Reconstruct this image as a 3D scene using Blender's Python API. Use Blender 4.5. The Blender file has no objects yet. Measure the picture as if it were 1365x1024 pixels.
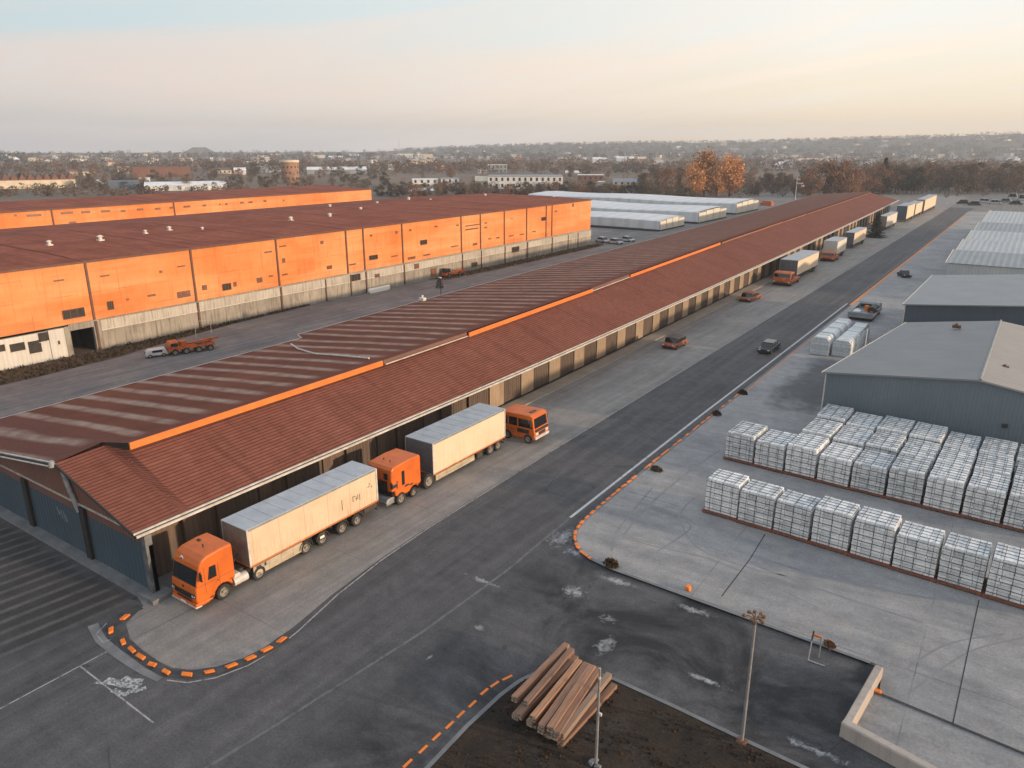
import bpy, bmesh, math, random
from math import radians, sin, cos, pi
from mathutils import Vector, Matrix
random.seed(7)
sc = bpy.context.scene
COL = sc.collection

# ------------------------------------------------------------------ camera
CH = 30.0; FPX = 1000.0; PITCH = math.atan(317/1000); AZ = radians(34.37)
cam = bpy.data.cameras.new('camera'); co = bpy.data.objects.new('camera', cam); COL.objects.link(co)
cam.sensor_fit = 'HORIZONTAL'; cam.sensor_width = 36; cam.lens = 36*FPX/1365
cam.clip_start = .5; cam.clip_end = 20000
co.location = (0, 0, CH); co.rotation_euler = (pi/2-PITCH, 0, AZ)
sc.camera = co

# survey helpers: read a place on the photograph as a point on a known plane of the site
def _ray(x, y):
    u = (x-682.5)/FPX; v = (512-y)/FPX
    dz = v*cos(PITCH)-sin(PITCH); dy = v*sin(PITCH)+cos(PITCH)
    return (u*cos(AZ)-dy*sin(AZ), u*sin(AZ)+dy*cos(AZ), dz)
def on_z(x, y, z=0):
    r = _ray(x, y); t = (z-CH)/r[2]; return (r[0]*t, r[1]*t)
def on_x(x, y, X):
    r = _ray(x, y); t = X/r[0]; return (r[1]*t, CH+r[2]*t)
def on_dist(x, d):
    r = _ray(x, 195); n = math.hypot(r[0], r[1]); return (r[0]/n*d, r[1]/n*d)

# ------------------------------------------------------------------ nodes
class NT:
    def __init__(s, tree): s.t = tree; s.n = tree.nodes; s.l = tree.links
    def _set(s, sock, v):
        if isinstance(v, bpy.types.NodeSocket): s.l.new(v, sock)
        elif v is not None:
            if hasattr(sock.default_value, '__len__') and not hasattr(v, '__len__'): v = (v,)*len(sock.default_value)
            if hasattr(v, '__len__') and len(v) == 3 and len(sock.default_value) == 4: v = (*v, 1)
            sock.default_value = v
    def new(s, t, **k):
        n = s.n.new(t)
        for a, b in k.items(): setattr(n, a, b)
        return n
    def m(s, op, a, b=None, c=None, clamp=False):
        n = s.new('ShaderNodeMath', operation=op, use_clamp=clamp)
        s._set(n.inputs[0], a)
        if b is not None: s._set(n.inputs[1], b)
        if c is not None: s._set(n.inputs[2], c)
        return n.outputs[0]
    def vm(s, op, a, b=None, scale=None):
        n = s.new('ShaderNodeVectorMath', operation=op); s._set(n.inputs[0], a)
        if b is not None: s._set(n.inputs[1], b)
        if scale is not None: s._set(n.inputs['Scale'], scale)
        return n.outputs['Value'] if op in ('LENGTH', 'DOT_PRODUCT', 'DISTANCE') else n.outputs[0]
    def xyz(s, v):
        n = s.new('ShaderNodeSeparateXYZ'); s._set(n.inputs[0], v); return n.outputs
    def comb(s, x, y, z):
        n = s.new('ShaderNodeCombineXYZ')
        for i, v in enumerate((x, y, z)): s._set(n.inputs[i], v)
        return n.outputs[0]
    def noise(s, vec, scale=1, detail=5, rough=.55, dist=0):
        n = s.new('ShaderNodeTexNoise'); s._set(n.inputs['Vector'], vec)
        n.inputs['Scale'].default_value = scale; n.inputs['Detail'].default_value = detail
        n.inputs['Roughness'].default_value = rough; n.inputs['Distortion'].default_value = dist
        return n.outputs[0]
    def wave(s, vec, scale, axis='X', dist=0, detail=2, dscale=1):
        n = s.new('ShaderNodeTexWave', wave_type='BANDS', bands_direction=axis, wave_profile='SIN'); s._set(n.inputs['Vector'], vec)
        n.inputs['Scale'].default_value = scale; n.inputs['Distortion'].default_value = dist
        n.inputs['Detail'].default_value = detail; n.inputs['Detail Scale'].default_value = dscale
        return n.outputs['Fac']
    def mix(s, f, a, b, mode='MIX'):
        n = s.new('ShaderNodeMix', data_type='RGBA', blend_type=mode)
        s._set(n.inputs[0], f); s._set(n.inputs[6], a); s._set(n.inputs[7], b); return n.outputs[2]
    def rng(s, v, a, b, c=0., d=1.):
        n = s.new('ShaderNodeMapRange'); s._set(n.inputs[0], v)
        for i, q in enumerate((a, b, c, d)): s._set(n.inputs[i+1], q)
        return n.outputs[0]
    def line(s, v, period, width, off=0.):
        """1 on thin lines every period"""
        f = s.m('FRACT', s.m('DIVIDE', s.m('ADD', v, off), period))
        d = s.m('MULTIPLY', s.m('SUBTRACT', .5, s.m('ABSOLUTE', s.m('SUBTRACT', f, .5))), period)
        return s.rng(d, width*.5, width, 1, 0)

def new_mat(name):
    m = bpy.data.materials.new(name); m.use_nodes = True
    nt = NT(m.node_tree); b = m.node_tree.nodes['Principled BSDF']
    return m, nt, b
def coords(nt, kind):
    if kind == 'world': return nt.new('ShaderNodeNewGeometry').outputs['Position']
    tc = nt.new('ShaderNodeTexCoord')
    return tc.outputs['UV' if kind == 'uv' else 'Object']
def bump(nt, b, h, strength=.3, dist=.02):
    n = nt.new('ShaderNodeBump'); n.inputs['Strength'].default_value = strength; n.inputs['Distance'].default_value = dist
    nt._set(n.inputs['Height'], h); nt.l.new(n.outputs[0], b.inputs['Normal'])
def mat(name, c1, c2=None, scale=1., rough=.8, metal=0., kind='object', bumps=None, spec=None, lo=.35, hi=.65, isl=0, stretch=None, rnd=0):
    m, nt, b = new_mat(name)
    P = coords(nt, kind)
    if stretch: P = nt.vm('MULTIPLY', P, stretch)
    col = c1
    if c2 is not None:
        f = nt.rng(nt.noise(P, scale, 7, .62), lo, hi)
        f2 = nt.noise(P, scale*9, 3)
        f = nt.m('ADD', f, nt.m('MULTIPLY', nt.m('SUBTRACT', f2, .5), .5), clamp=True)
        col = nt.mix(f, c1, c2)
    if isl:
        g = nt.new('ShaderNodeNewGeometry').outputs['Random Per Island']
        col = nt.mix(1, col, nt.mix(g, (1-isl,)*3, (1+isl*.5,)*3), 'MULTIPLY')
    if rnd:
        g = nt.new('ShaderNodeObjectInfo').outputs['Random']
        col = nt.mix(1, col, nt.mix(g, (1-rnd,)*3, (1+rnd,)*3), 'MULTIPLY')
    nt._set(b.inputs['Base Color'], col)
    b.inputs['Roughness'].default_value = rough; b.inputs['Metallic'].default_value = metal
    if spec is not None: b.inputs['Specular IOR Level'].default_value = spec
    if bumps: bump(nt, b, nt.noise(P, bumps[0], 4), bumps[1], bumps[2])
    return m

M = {}
ORANGE = (.62, .135, .014)
M['orange_paint'] = mat('orange_paint', ORANGE, (.5, .105, .012), .9, .42)
M['orange_worn'] = mat('orange_worn', (.55, .12, .02), (.16, .05, .02), 1.6, .6, lo=.4, hi=.75)
M['orange_block'] = mat('orange_block', (.9, .22, .012), (.6, .15, .02), 3, .6, kind='world')
M['glass'] = mat('dark_glass', (.012, .015, .018), None, rough=.08, spec=.7)
M['black'] = mat('black_plastic', (.014, .014, .015), (.03, .03, .032), 4, .6)
M['tyre'] = mat('tyre_rubber', (.016, .016, .017), (.035, .032, .03), 6, .85)
M['rim'] = mat('wheel_rim', (.42, .4, .37), (.22, .19, .16), 5, .45, metal=.4)
M['chassis'] = mat('chassis_steel', (.03, .028, .027), (.06, .045, .035), 3, .7)
M['trailer_roof'] = mat('trailer_roof', (.42, .45, .48), (.33, .36, .39), .7, .5, metal=.2, rnd=.08)
M['tail_red'] = mat('tail_red', (.25, .02, .01), None, rough=.3)
M['lamp_lens'] = mat('lamp_lens', (.6, .58, .52), None, rough=.15)
M['white_metal'] = mat('white_metal', (.62, .6, .57), (.42, .4, .38), 2, .5)
M['grey_metal'] = mat('grey_metal', (.3, .31, .32), (.2, .21, .22), 2, .5, metal=.3)
M['galv'] = mat('galvanised_pole', (.42, .43, .44), (.3, .3, .31), 3, .45, metal=.5)
M['rust'] = mat('rusty_steel', (.2, .085, .04), (.09, .045, .03), 5, .8)
M['plate'] = mat('white_plate', (.75, .75, .73), None, rough=.4)
M['skirt'] = mat('skirt_beige', (.5, .42, .31), (.3, .25, .19), 2.2, .65, stretch=(1, .3, 2))

def trailer_side(name, base, dark):
    m, nt, b = new_mat(name)
    P = coords(nt, 'object'); x, y, z = nt.xyz(P)
    v = nt.m('SINE', nt.m('MULTIPLY', y, 2*pi/.28))
    stre = nt.noise(nt.vm('MULTIPLY', P, (1, 5, .35)), 1.4, 6, .7)
    drip = nt.rng(stre, .5, .72)
    low = nt.rng(z, 1.2, 3.4, 1, .12)
    col = nt.mix(nt.m('MULTIPLY', drip, low), base, dark)
    big = nt.rng(nt.noise(P, .35, 4), .35, .65)
    col = nt.mix(nt.m('MULTIPLY', big, .25), col, dark)
    col = nt.mix(nt.m('MULTIPLY', nt.line(y, 2.35, .035), .5), col, dark)
    nt._set(b.inputs['Base Color'], col); b.inputs['Roughness'].default_value = .55
    bump(nt, b, v, .25, .02)
    return m
M['trailer_side'] = trailer_side('trailer_side', (.63, .51, .37), (.38, .18, .08))
M['trailer_side_clean'] = trailer_side('trailer_side_clean', (.67, .56, .42), (.52, .34, .19))
M['trailer_dark'] = mat('trailer_dark', (.11, .12, .13), (.07, .075, .085), 1.2, .6)
M['trailer_front'] = mat('trailer_front', (.24, .2, .16), (.13, .11, .09), 1.2, .6)

def asphalt_mat():
    m, nt, b = new_mat('asphalt')
    P = coords(nt, 'world'); x, y, z = nt.xyz(P)
    base = nt.rng(nt.noise(P, .09, 6, .6), .3, .7)
    col = nt.mix(base, (.052, .052, .057), (.092, .09, .095))
    # tyre-polished bands: along the main road, across on the side road
    str1 = nt.noise(nt.comb(nt.m('MULTIPLY', x, .9), nt.m('MULTIPLY', y, .03), 0), 1, 5, .6)
    str2 = nt.noise(nt.comb(nt.m('MULTIPLY', x, .05), nt.m('MULTIPLY', y, .8), 4), 1, 5, .6, .4)
    side = nt.m('MULTIPLY', nt.rng(x, -29, -23), nt.rng(y, 50, 46))
    st = nt.m('ADD', nt.m('MULTIPLY', str1, nt.m('SUBTRACT', 1, side)), nt.m('MULTIPLY', str2, side))
    col = nt.mix(nt.m('MULTIPLY', nt.rng(st, .42, .66), .7), col, (.115, .112, .115))
    # the side road is darker, oil stained
    oil = nt.m('MULTIPLY', side, nt.rng(nt.noise(P, .16, 6, .65, .6), .42, .6))
    col = nt.mix(nt.m('MULTIPLY', oil, .85), col, (.014, .016, .018))
    # faded parking stripes in the lot before the gable
    lot = nt.m('MULTIPLY', nt.m('MULTIPLY', nt.rng(x, -46.8, -48), nt.rng(y, 22.8, 21.8)), nt.rng(y, 12, 16))
    stv = nt.rng(nt.m('SINE', nt.m('MULTIPLY', nt.m('ADD', x, nt.m('MULTIPLY', y, -.12)), 2*pi/1.32)), .1, .95)
    wear = nt.rng(nt.noise(P, .55, 5), .3, .7)
    col = nt.mix(nt.m('MULTIPLY', nt.m('MULTIPLY', lot, stv), nt.m('MULTIPLY', wear, .9)), col, (.12, .114, .106))
    dk = nt.m('MULTIPLY', nt.m('MULTIPLY', lot, nt.m('SUBTRACT', 1, stv)), .65)
    col = nt.mix(dk, col, (.024, .024, .024))
    # spilled lime and scuffed paint
    spill = None
    for (px, py, rx, ry) in ((-27.0, 46.8, 1.5, 2.6), (-25.2, 45.4, 1.6, 1.0), (-22.4, 40.6, 1.5, 1.1), (-18.9, 39.0, 1.0, .7), (-17.8, 36.4, .9, 1.9),
                             (-25.4, 33.4, .9, .45), (-4.9, 34.9, 2.4, .5), (-14.5, 43.2, 2.2, .6), (-20.5, 43.4, 2.6, .7), (-11.5, 36.9, 2.0, .35), (-26.2, 29.3, .18, .5), (-26.5, 84.5, .9, 2.4), (-28.5, 38, 2.5, .35)):
        d = nt.vm('LENGTH', nt.comb(nt.m('DIVIDE', nt.m('SUBTRACT', x, px), rx), nt.m('DIVIDE', nt.m('SUBTRACT', y, py), ry), 0))
        k = nt.rng(d, .15, 1.15, 1, 0)
        spill = k if spill is None else nt.m('MAXIMUM', spill, k)
    tex = nt.noise(nt.vm('MULTIPLY', P, (1.4, 1.0, 1)), 1.5, 9, .72, .8)
    sf = nt.rng(nt.m('ADD', tex, nt.m('MULTIPLY', spill, .36)), .7, .95)
    sf = nt.m('MULTIPLY', sf, nt.rng(spill, 0, .25))
    col = nt.mix(nt.m('MULTIPLY', sf, .8), col, (.4, .41, .42))
    # cracks
    vor = nt.new('ShaderNodeTexVoronoi', feature='DISTANCE_TO_EDGE'); vor.inputs['Scale'].default_value = .11
    nt._set(vor.inputs['Vector'], nt.vm('ADD', P, nt.vm('SCALE', nt.new('ShaderNodeTexNoise').outputs[1], None, 3.)))
    cr = nt.m('MULTIPLY', nt.rng(vor.outputs[0], .0, .008, 1, 0), nt.rng(nt.noise(P, .05, 3), .5, .6))
    col = nt.mix(nt.m('MULTIPLY', cr, .6), col, (.018, .018, .018))
    fine = nt.noise(P, 7, 6, .8)
    col = nt.mix(1, col, nt.mix(nt.rng(fine, .25, .75), (.5,)*3, (1.5,)*3), 'MULTIPLY')
    blo = nt.noise(P, .8, 6, .7)
    col = nt.mix(1, col, nt.mix(nt.rng(blo, .3, .7), (.78,)*3, (1.22,)*3), 'MULTIPLY')
    spot = nt.rng(nt.noise(nt.vm('ADD', P, (70, 20, 0)), .9, 4, .5), .68, .74)
    col = nt.mix(nt.m('MULTIPLY', spot, .6), col, (.018, .018, .019))
    nt._set(b.inputs['Base Color'], col); b.inputs['Roughness'].default_value = .82
    b.inputs['Specular IOR Level'].default_value = .3
    bump(nt, b, fine, .25, .01)
    return m
M['asphalt'] = asphalt_mat()

def concrete_mat(name, ca, cb, cs, jx, jy, cj, streak='Y', dark_zone=False, warm=(.3, .25, .2)):
    m, nt, b = new_mat(name)
    P = coords(nt, 'world'); x, y, z = nt.xyz(P)
    f = nt.rng(nt.noise(P, .13, 7, .62), .32, .68)
    col = nt.mix(f, ca, cb)
    sv = nt.comb(nt.m('MULTIPLY', x, 1.1), nt.m('MULTIPLY', y, .05), 0) if streak == 'Y' else nt.comb(nt.m('MULTIPLY', x, .1), nt.m('MULTIPLY', y, .55), 0)
    s = nt.noise(sv, 1, 6, .65, .35)
    col = nt.mix(nt.m('MULTIPLY', nt.rng(s, .43, .68), .75 if streak == 'Y' else nt.rng(y, 100, 62, .12, .75)), col, cs)
    col = nt.mix(nt.m('MULTIPLY', nt.rng(nt.noise(nt.vm('ADD', P, (37, 11, 0)), .22, 6, .7), .55, .75), .45), col, warm)
    st = nt.rng(nt.noise(nt.vm('ADD', P, (5, 80, 0)), .45, 8, .7), .62, .76)
    col = nt.mix(nt.m('MULTIPLY', st, .4), col, tuple(c*.45 for c in ca))
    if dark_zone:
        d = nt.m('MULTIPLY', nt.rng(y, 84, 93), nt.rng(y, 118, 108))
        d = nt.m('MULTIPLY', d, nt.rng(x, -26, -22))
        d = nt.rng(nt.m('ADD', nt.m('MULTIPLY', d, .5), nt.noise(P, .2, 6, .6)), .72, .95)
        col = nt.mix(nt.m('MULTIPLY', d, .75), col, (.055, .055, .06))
    j = nt.m('MAXIMUM', nt.line(x, jx, .045, 1.3), nt.line(y, jy, .045, 2.1))
    j = nt.m('MULTIPLY', j, nt.rng(nt.noise(P, .35, 3), .35, .6))
    col = nt.mix(nt.m('MULTIPLY', j, .55), col, cj)
    fine = nt.noise(P, 6, 6, .8)
    col = nt.mix(1, col, nt.mix(nt.rng(fine, .25, .75), (.68,)*3, (1.32,)*3), 'MULTIPLY')
    blo = nt.noise(P, .7, 7, .72)
    col = nt.mix(1, col, nt.mix(nt.rng(blo, .3, .7), (.84,)*3, (1.16,)*3), 'MULTIPLY')
    nt._set(b.inputs['Base Color'], col); b.inputs['Roughness'].default_value = .88
    bump(nt, b, fine, .2, .01)
    return m
M['apron'] = concrete_mat('apron_concrete', (.2, .187, .177), (.275, .258, .245), (.145, .138, .134), 60, 9.3, (.05, .05, .05))
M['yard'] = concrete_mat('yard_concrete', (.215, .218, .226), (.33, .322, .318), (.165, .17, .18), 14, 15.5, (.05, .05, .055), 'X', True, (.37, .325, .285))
M['pavement'] = concrete_mat('pavement_concrete', (.3, .27, .23), (.38, .34, .29), (.25, .22, .19), 3, 3, (.1, .1, .1))
M['lane'] = concrete_mat('lane_asphalt', (.125, .124, .128), (.22, .205, .19), (.075, .075, .082), 300, 300, (.05, .05, .05))
M['kerb_grey'] = mat('kerb_grey', (.2, .205, .21), (.13, .135, .14), .8, .85, kind='world')
M['kerb_dark'] = mat('kerb_dark', (.035, .036, .038), (.07, .07, .07), 1.2, .85, kind='world')
def worn_paint(name, c, wear=.45, sc_=1.6):
    m, nt, b = new_mat(name); P = coords(nt, 'world')
    n = nt.noise(P, sc_, 8, .7)
    f = nt.rng(n, wear-.08, wear+.1)
    nt._set(b.inputs['Base Color'], nt.mix(f, (.06, .062, .066), c)); b.inputs['Roughness'].default_value = .7
    return m
M['line_white'] = worn_paint('line_white', (.5, .5, .5), .36)
M['line_faint'] = worn_paint('line_faint', (.13, .135, .14), .44)
M['line_thin'] = worn_paint('line_thin', (.36, .35, .34), .42, 2.5)
M['line_orange'] = worn_paint('line_orange', (.62, .2, .035), .36, 1.2)
M['dash_orange'] = worn_paint('dash_orange', (.8, .2, .015), .3, 3)
M['smear'] = worn_paint('paint_smear', (.5, .52, .53), .49, 5)
M['seam_black'] = mat('seam_black', (.012, .012, .013), (.035, .035, .036), 2, .8, kind='world')
M['tyre_mark'] = mat('tyre_mark', (.235, .237, .243), (.185, .188, .195), .8, .85, kind='world')

def soil_mat():
    m, nt, b = new_mat('soil'); P = coords(nt, 'world')
    f = nt.rng(nt.noise(P, .45, 9, .7), .35, .68)
    col = nt.mix(f, (.006, .005, .004), (.05, .029, .016))
    g = nt.rng(nt.noise(nt.vm('ADD', P, (9, 3, 0)), .3, 6, .6), .55, .72)
    col = nt.mix(nt.m('MULTIPLY', g, .6), col, (.075, .072, .068))
    r = nt.rng(nt.noise(nt.vm('ADD', P, (19, 3, 0)), .5, 6, .7), .62, .74)
    col = nt.mix(nt.m('MULTIPLY', r, .5), col, (.11, .045, .028))
    fine = nt.noise(P, 6, 8, .75)
    col = nt.mix(1, col, nt.mix(nt.rng(fine, .3, .7), (.25,)*3, (1.75,)*3), 'MULTIPLY')
    nt._set(b.inputs['Base Color'], col); b.inputs['Roughness'].default_value = .95
    bump(nt, b, fine, 1., .3)
    return m
M['soil'] = soil_mat()
M['grass'] = mat('dry_grass', (.05, .035, .02), (.1, .065, .035), 1.4, .95, kind='world', rnd=.1)

def roof_tile(name, a, b_, line, course=.36, ribs=.0):
    m, nt, b = new_mat(name); P = coords(nt, 'uv'); u, v, w = nt.xyz(P)   # u along, v down the slope (metres)
    f = nt.rng(nt.noise(nt.comb(nt.m('MULTIPLY', u, .12), nt.m('MULTIPLY', v, .12), 0), 1, 7, .65), .3, .7)
    col = nt.mix(f, a, b_)
    wth = nt.rng(nt.noise(nt.comb(nt.m('MULTIPLY', u, .9), nt.m('MULTIPLY', v, .09), 3), 1, 6, .65), .5, .75)
    col = nt.mix(nt.m('MULTIPLY', wth, .55), col, tuple(c*.5 for c in a))
    l = nt.line(v, course, .075)
    col = nt.mix(nt.m('MULTIPLY', l, .62), col, line)
    il = nt.noise(nt.comb(nt.m('MULTIPLY', u, .8), nt.m('MULTIPLY', nt.m('FLOOR', nt.m('DIVIDE', v, course)), 7.3), 1), 1, 2)
    col = nt.mix(1, col, nt.mix(il, (.66,)*3, (1.34,)*3), 'MULTIPLY')
    if ribs: col = nt.mix(nt.m('MULTIPLY', nt.line(nt.m('ADD', u, nt.m('MULTIPLY', nt.m('SUBTRACT', nt.noise(nt.comb(nt.m('MULTIPLY', u, .1), nt.m('MULTIPLY', v, .05), 0), 1, 3), .5), 3.)), ribs, .35, -4), .75), col, line)
    if ribs: col = nt.mix(nt.m('MULTIPLY', nt.rng(nt.noise(nt.comb(nt.m('MULTIPLY', u, .5), nt.m('MULTIPLY', v, .03), 5), 1, 5, .6), .5, .7), .5), col, line)
    nt._set(b.inputs['Base Color'], col); b.inputs['Roughness'].default_value = .88; b.inputs['Specular IOR Level'].default_value = .1
    h = nt.m('FRACT', nt.m('DIVIDE', v, course))
    h2 = nt.m('SINE', nt.m('MULTIPLY', u, 2*pi/.25))
    bump(nt, b, nt.m('ADD', h, nt.m('MULTIPLY', h2, .15)), .6, .05)
    return m
M['roof_red'] = roof_tile('roof_red', (.165, .06, .043), (.215, .083, .06), (.035, .013, .01))
M['roof_red_far'] = roof_tile('roof_red_plain', (.2, .056, .034), (.32, .105, .066), (.07, .022, .015), 1.2, 17.5)

def roof_striped():
    m, nt, b = new_mat('roof_striped'); P = coords(nt, 'uv'); u, v, w = nt.xyz(P)
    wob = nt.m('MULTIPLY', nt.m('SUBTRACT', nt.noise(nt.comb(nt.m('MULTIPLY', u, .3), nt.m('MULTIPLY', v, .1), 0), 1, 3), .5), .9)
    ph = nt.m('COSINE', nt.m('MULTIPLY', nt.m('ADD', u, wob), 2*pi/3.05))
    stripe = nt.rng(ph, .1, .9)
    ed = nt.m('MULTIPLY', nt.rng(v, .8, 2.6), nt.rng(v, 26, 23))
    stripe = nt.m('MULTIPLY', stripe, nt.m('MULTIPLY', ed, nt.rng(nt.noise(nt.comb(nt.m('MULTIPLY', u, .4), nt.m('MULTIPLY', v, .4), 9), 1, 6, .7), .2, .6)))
    f = nt.rng(nt.noise(nt.comb(nt.m('MULTIPLY', u, .1), nt.m('MULTIPLY', v, .15), 0), 1, 7, .65), .3, .7)
    col = nt.mix(f, (.11, .042, .028), (.2, .07, .044))
    col = nt.mix(nt.rng(v, 1.0, 1.7, 1, 0), col, (.165, .055, .038))
    col = nt.mix(nt.m('MULTIPLY', nt.rng(v, 23.2, 24.6), .7), col, (.16, .06, .045))
    col = nt.mix(nt.m('MULTIPLY', nt.rng(u, 7, 3.5), .85), col, (.15, .062, .048))
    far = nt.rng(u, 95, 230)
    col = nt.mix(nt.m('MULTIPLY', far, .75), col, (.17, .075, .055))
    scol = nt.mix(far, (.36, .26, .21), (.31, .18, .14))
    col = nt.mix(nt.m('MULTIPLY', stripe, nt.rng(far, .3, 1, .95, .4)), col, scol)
    grain = nt.noise(nt.comb(nt.m('MULTIPLY', u, 6), nt.m('MULTIPLY', v, .7), 0), 1, 5, .7)
    col = nt.mix(1, col, nt.mix(grain, (.75,)*3, (1.25,)*3), 'MULTIPLY')
    nt._set(b.inputs['Base Color'], col); b.inputs['Roughness'].default_value = .9; b.inputs['Specular IOR Level'].default_value = .08
    bump(nt, b, nt.m('SINE', nt.m('MULTIPLY', u, 2*pi/.3)), .35, .03)
    return m
M['roof_striped'] = roof_striped()

def cladding(name, a, b_, rib=.25, drip=None, dk=None, kind='world', ax='Y', rough=.6):
    m, nt, b = new_mat(name); P = coords(nt, kind); x, y, z = nt.xyz(P)
    h = {'X': x, 'Y': y}[ax]
    f = nt.rng(nt.noise(P, .18, 7, .6), .33, .67)
    col = nt.mix(f, a, b_)
    if drip:
        sv = nt.comb(nt.m('MULTIPLY', x, 2.4), nt.m('MULTIPLY', y, 2.4), nt.m('MULTIPLY', z, .22))
        d = nt.rng(nt.noise(sv, 1, 7, .7), .48, .74)
        col = nt.mix(nt.m('MULTIPLY', d, drip), col, dk)
    if rib:
        r = nt.m('SINE', nt.m('MULTIPLY', h, 2*pi/rib))
        col = nt.mix(nt.rng(r, .2, 1, 0, .22), col, tuple(c*.5 for c in a))
        bump(nt, b, r, .4, .03)
    nt._set(b.inputs['Base Color'], col); b.inputs['Roughness'].default_value = rough
    return m
M['door_brown'] = cladding('door_brown', (.09, .06, .045), (.13, .095, .075), .3, .7, (.04, .03, .025))
M['pillar_tan'] = cladding('pillar_tan', (.36, .27, .19), (.28, .21, .15), .42, .7, (.15, .1, .065))
M['wall_brown'] = cladding('wall_brown', (.1, .07, .052), (.15, .1, .075), .45, .7, (.025, .02, .017))
M['gable_brown'] = cladding('gable_brown', (.15, .068, .048), (.19, .085, .06), .35, .4, (.08, .04, .03), ax='X')
M['teal'] = cladding('teal_panel', (.055, .088, .115), (.045, .073, .098), .5, .35, (.035, .055, .075), ax='X')
def orange_wall():
    m, nt, b = new_mat('orange_wall'); P = coords(nt, 'world'); x, y, z = nt.xyz(P)
    f = nt.rng(nt.noise(P, .11, 7, .65), .33, .67)
    col = nt.mix(f, (.6, .175, .04), (.68, .26, .095))
    fade = nt.rng(nt.noise(nt.comb(0, nt.m('MULTIPLY', y, .03), nt.m('MULTIPLY', z, .3)), 1, 6, .6), .45, .65)
    col = nt.mix(nt.m('MULTIPLY', fade, .65), col, (.72, .35, .16))
    d = nt.rng(nt.noise(nt.comb(nt.m('MULTIPLY', x, 2), nt.m('MULTIPLY', y, 1.3), nt.m('MULTIPLY', z, .12)), 1, 8, .72), .52, .74)
    col = nt.mix(nt.m('MULTIPLY', d, .5), col, (.4, .1, .025))
    pnl = nt.m('FLOOR', nt.m('DIVIDE', y, 4.37)); pv_ = nt.noise(nt.comb(pnl, nt.m('FLOOR', nt.m('DIVIDE', z, 3.1)), 7), 3.7, 0)
    col = nt.mix(1, col, nt.mix(nt.rng(pv_, .3, .7), (.93,)*3, (1.07,)*3), 'MULTIPLY')
    j = nt.m('MAXIMUM', nt.line(y, 4.37, .05), nt.line(z, 3.1, .05, .4))
    col = nt.mix(nt.m('MULTIPLY', j, nt.rng(nt.noise(P, .3, 3), .4, .7)), col, (.36, .095, .025))
    rb = nt.m('SINE', nt.m('MULTIPLY', y, 2*pi/.5)); bump(nt, b, rb, .25, .03)
    dirt = nt.m('MULTIPLY', nt.rng(z, 6.2, 4.6), nt.rng(nt.noise(P, .5, 7, .7), .4, .65))
    col = nt.mix(nt.m('MULTIPLY', dirt, .5), col, (.3, .12, .06))
    nt._set(b.inputs['Base Color'], col); b.inputs['Roughness'].default_value = .7; b.inputs['Specular IOR Level'].default_value = .25
    return m
M['orange_wall'] = orange_wall()
M['hall_concrete'] = cladding('hall_concrete', (.22, .2, .172), (.37, .33, .28), 0, 1.0, (.085, .072, .058), rough=.95)
M['hall_strip'] = cladding('hall_strip', (.48, .445, .39), (.34, .31, .27), .8, 1.0, (.17, .13, .1))
M['white_panel'] = cladding('white_panel', (.6, .58, .54), (.5, .48, .45), .6, .3, (.35, .33, .3))
M['shed_wall'] = cladding('shed_wall', (.135, .175, .205), (.115, .15, .178), .35, .3, (.095, .125, .15), ax='X')
M['shed_wall_dark'] = cladding('shed_wall_dark', (.07, .095, .12), (.055, .075, .1), .35, .3, (.045, .06, .08), ax='X')
M['shed_trans'] = cladding('shed_translucent', (.5, .51, .5), (.4, .42, .43), .6, .6, (.25, .27, .29), ax='X')
def shed_roof(name, a, b_, per=.45, streaks=.3):
    m, nt, b = new_mat(name); P = coords(nt, 'uv'); u, v, w = nt.xyz(P)
    f = nt.rng(nt.noise(nt.comb(nt.m('MULTIPLY', u, .2), nt.m('MULTIPLY', v, .2), 0), 1, 7, .65), .3, .7)
    col = nt.mix(f, a, b_)
    r = nt.m('SINE', nt.m('MULTIPLY', u, 2*pi/per))
    col = nt.mix(nt.rng(r, .0, 1, 0, .3), col, tuple(c*.55 for c in a))
    d = nt.rng(nt.noise(nt.comb(nt.m('MULTIPLY', u, 2.2), nt.m('MULTIPLY', v, .15), 2), 1, 6, .65), .5, .75)
    col = nt.mix(nt.m('MULTIPLY', d, streaks), col, tuple(c*.5 for c in a))
    nt._set(b.inputs['Base Color'], col); b.inputs['Roughness'].default_value = .6
    bump(nt, b, r, .5, .04)
    return m
M['shed_roof'] = shed_roof('shed_roof', (.2, .21, .215), (.25, .255, .26))
M['shed_roof_plain'] = shed_roof('shed_roof_plain', (.24, .26, .275), (.3, .315, .33), 1.1, .25)
M['shed_roof_light'] = shed_roof('shed_roof_light', (.44, .46, .47), (.36, .39, .41), 1.2, .5)
M['shed_roof_mid'] = shed_roof('shed_roof_mid', (.24, .27, .29), (.3, .33, .35), 1.2, .4)
M['membrane'] = shed_roof('white_membrane', (.68, .7, .72), (.56, .59, .62), 6., .25)
M['end_panel'] = cladding('end_panel_white', (.66, .62, .54), (.58, .54, .47), .6, .4, (.4, .34, .27))
M['gutter_white'] = mat('gutter_white', (.6, .57, .52), (.4, .36, .31), 1.5, .5, kind='world')
M['gutter_dark'] = mat('gutter_dark', (.02, .018, .017), None, rough=.7)
M['pillar_dark'] = mat('pillar_dark', (.014, .013, .012), (.03, .026, .022), 1.2, .75)
M['pipe_grey'] = mat('pipe_grey', (.35, .35, .36), (.18, .18, .19), 2.5, .5)
M['seam_dark'] = mat('downpipe_dark', (.13, .05, .03), (.07, .035, .025), 1, .6)
M['corner_grey'] = mat('corner_grey', (.17, .175, .18), (.06, .065, .07), 1.2, .7, kind='world')
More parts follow.
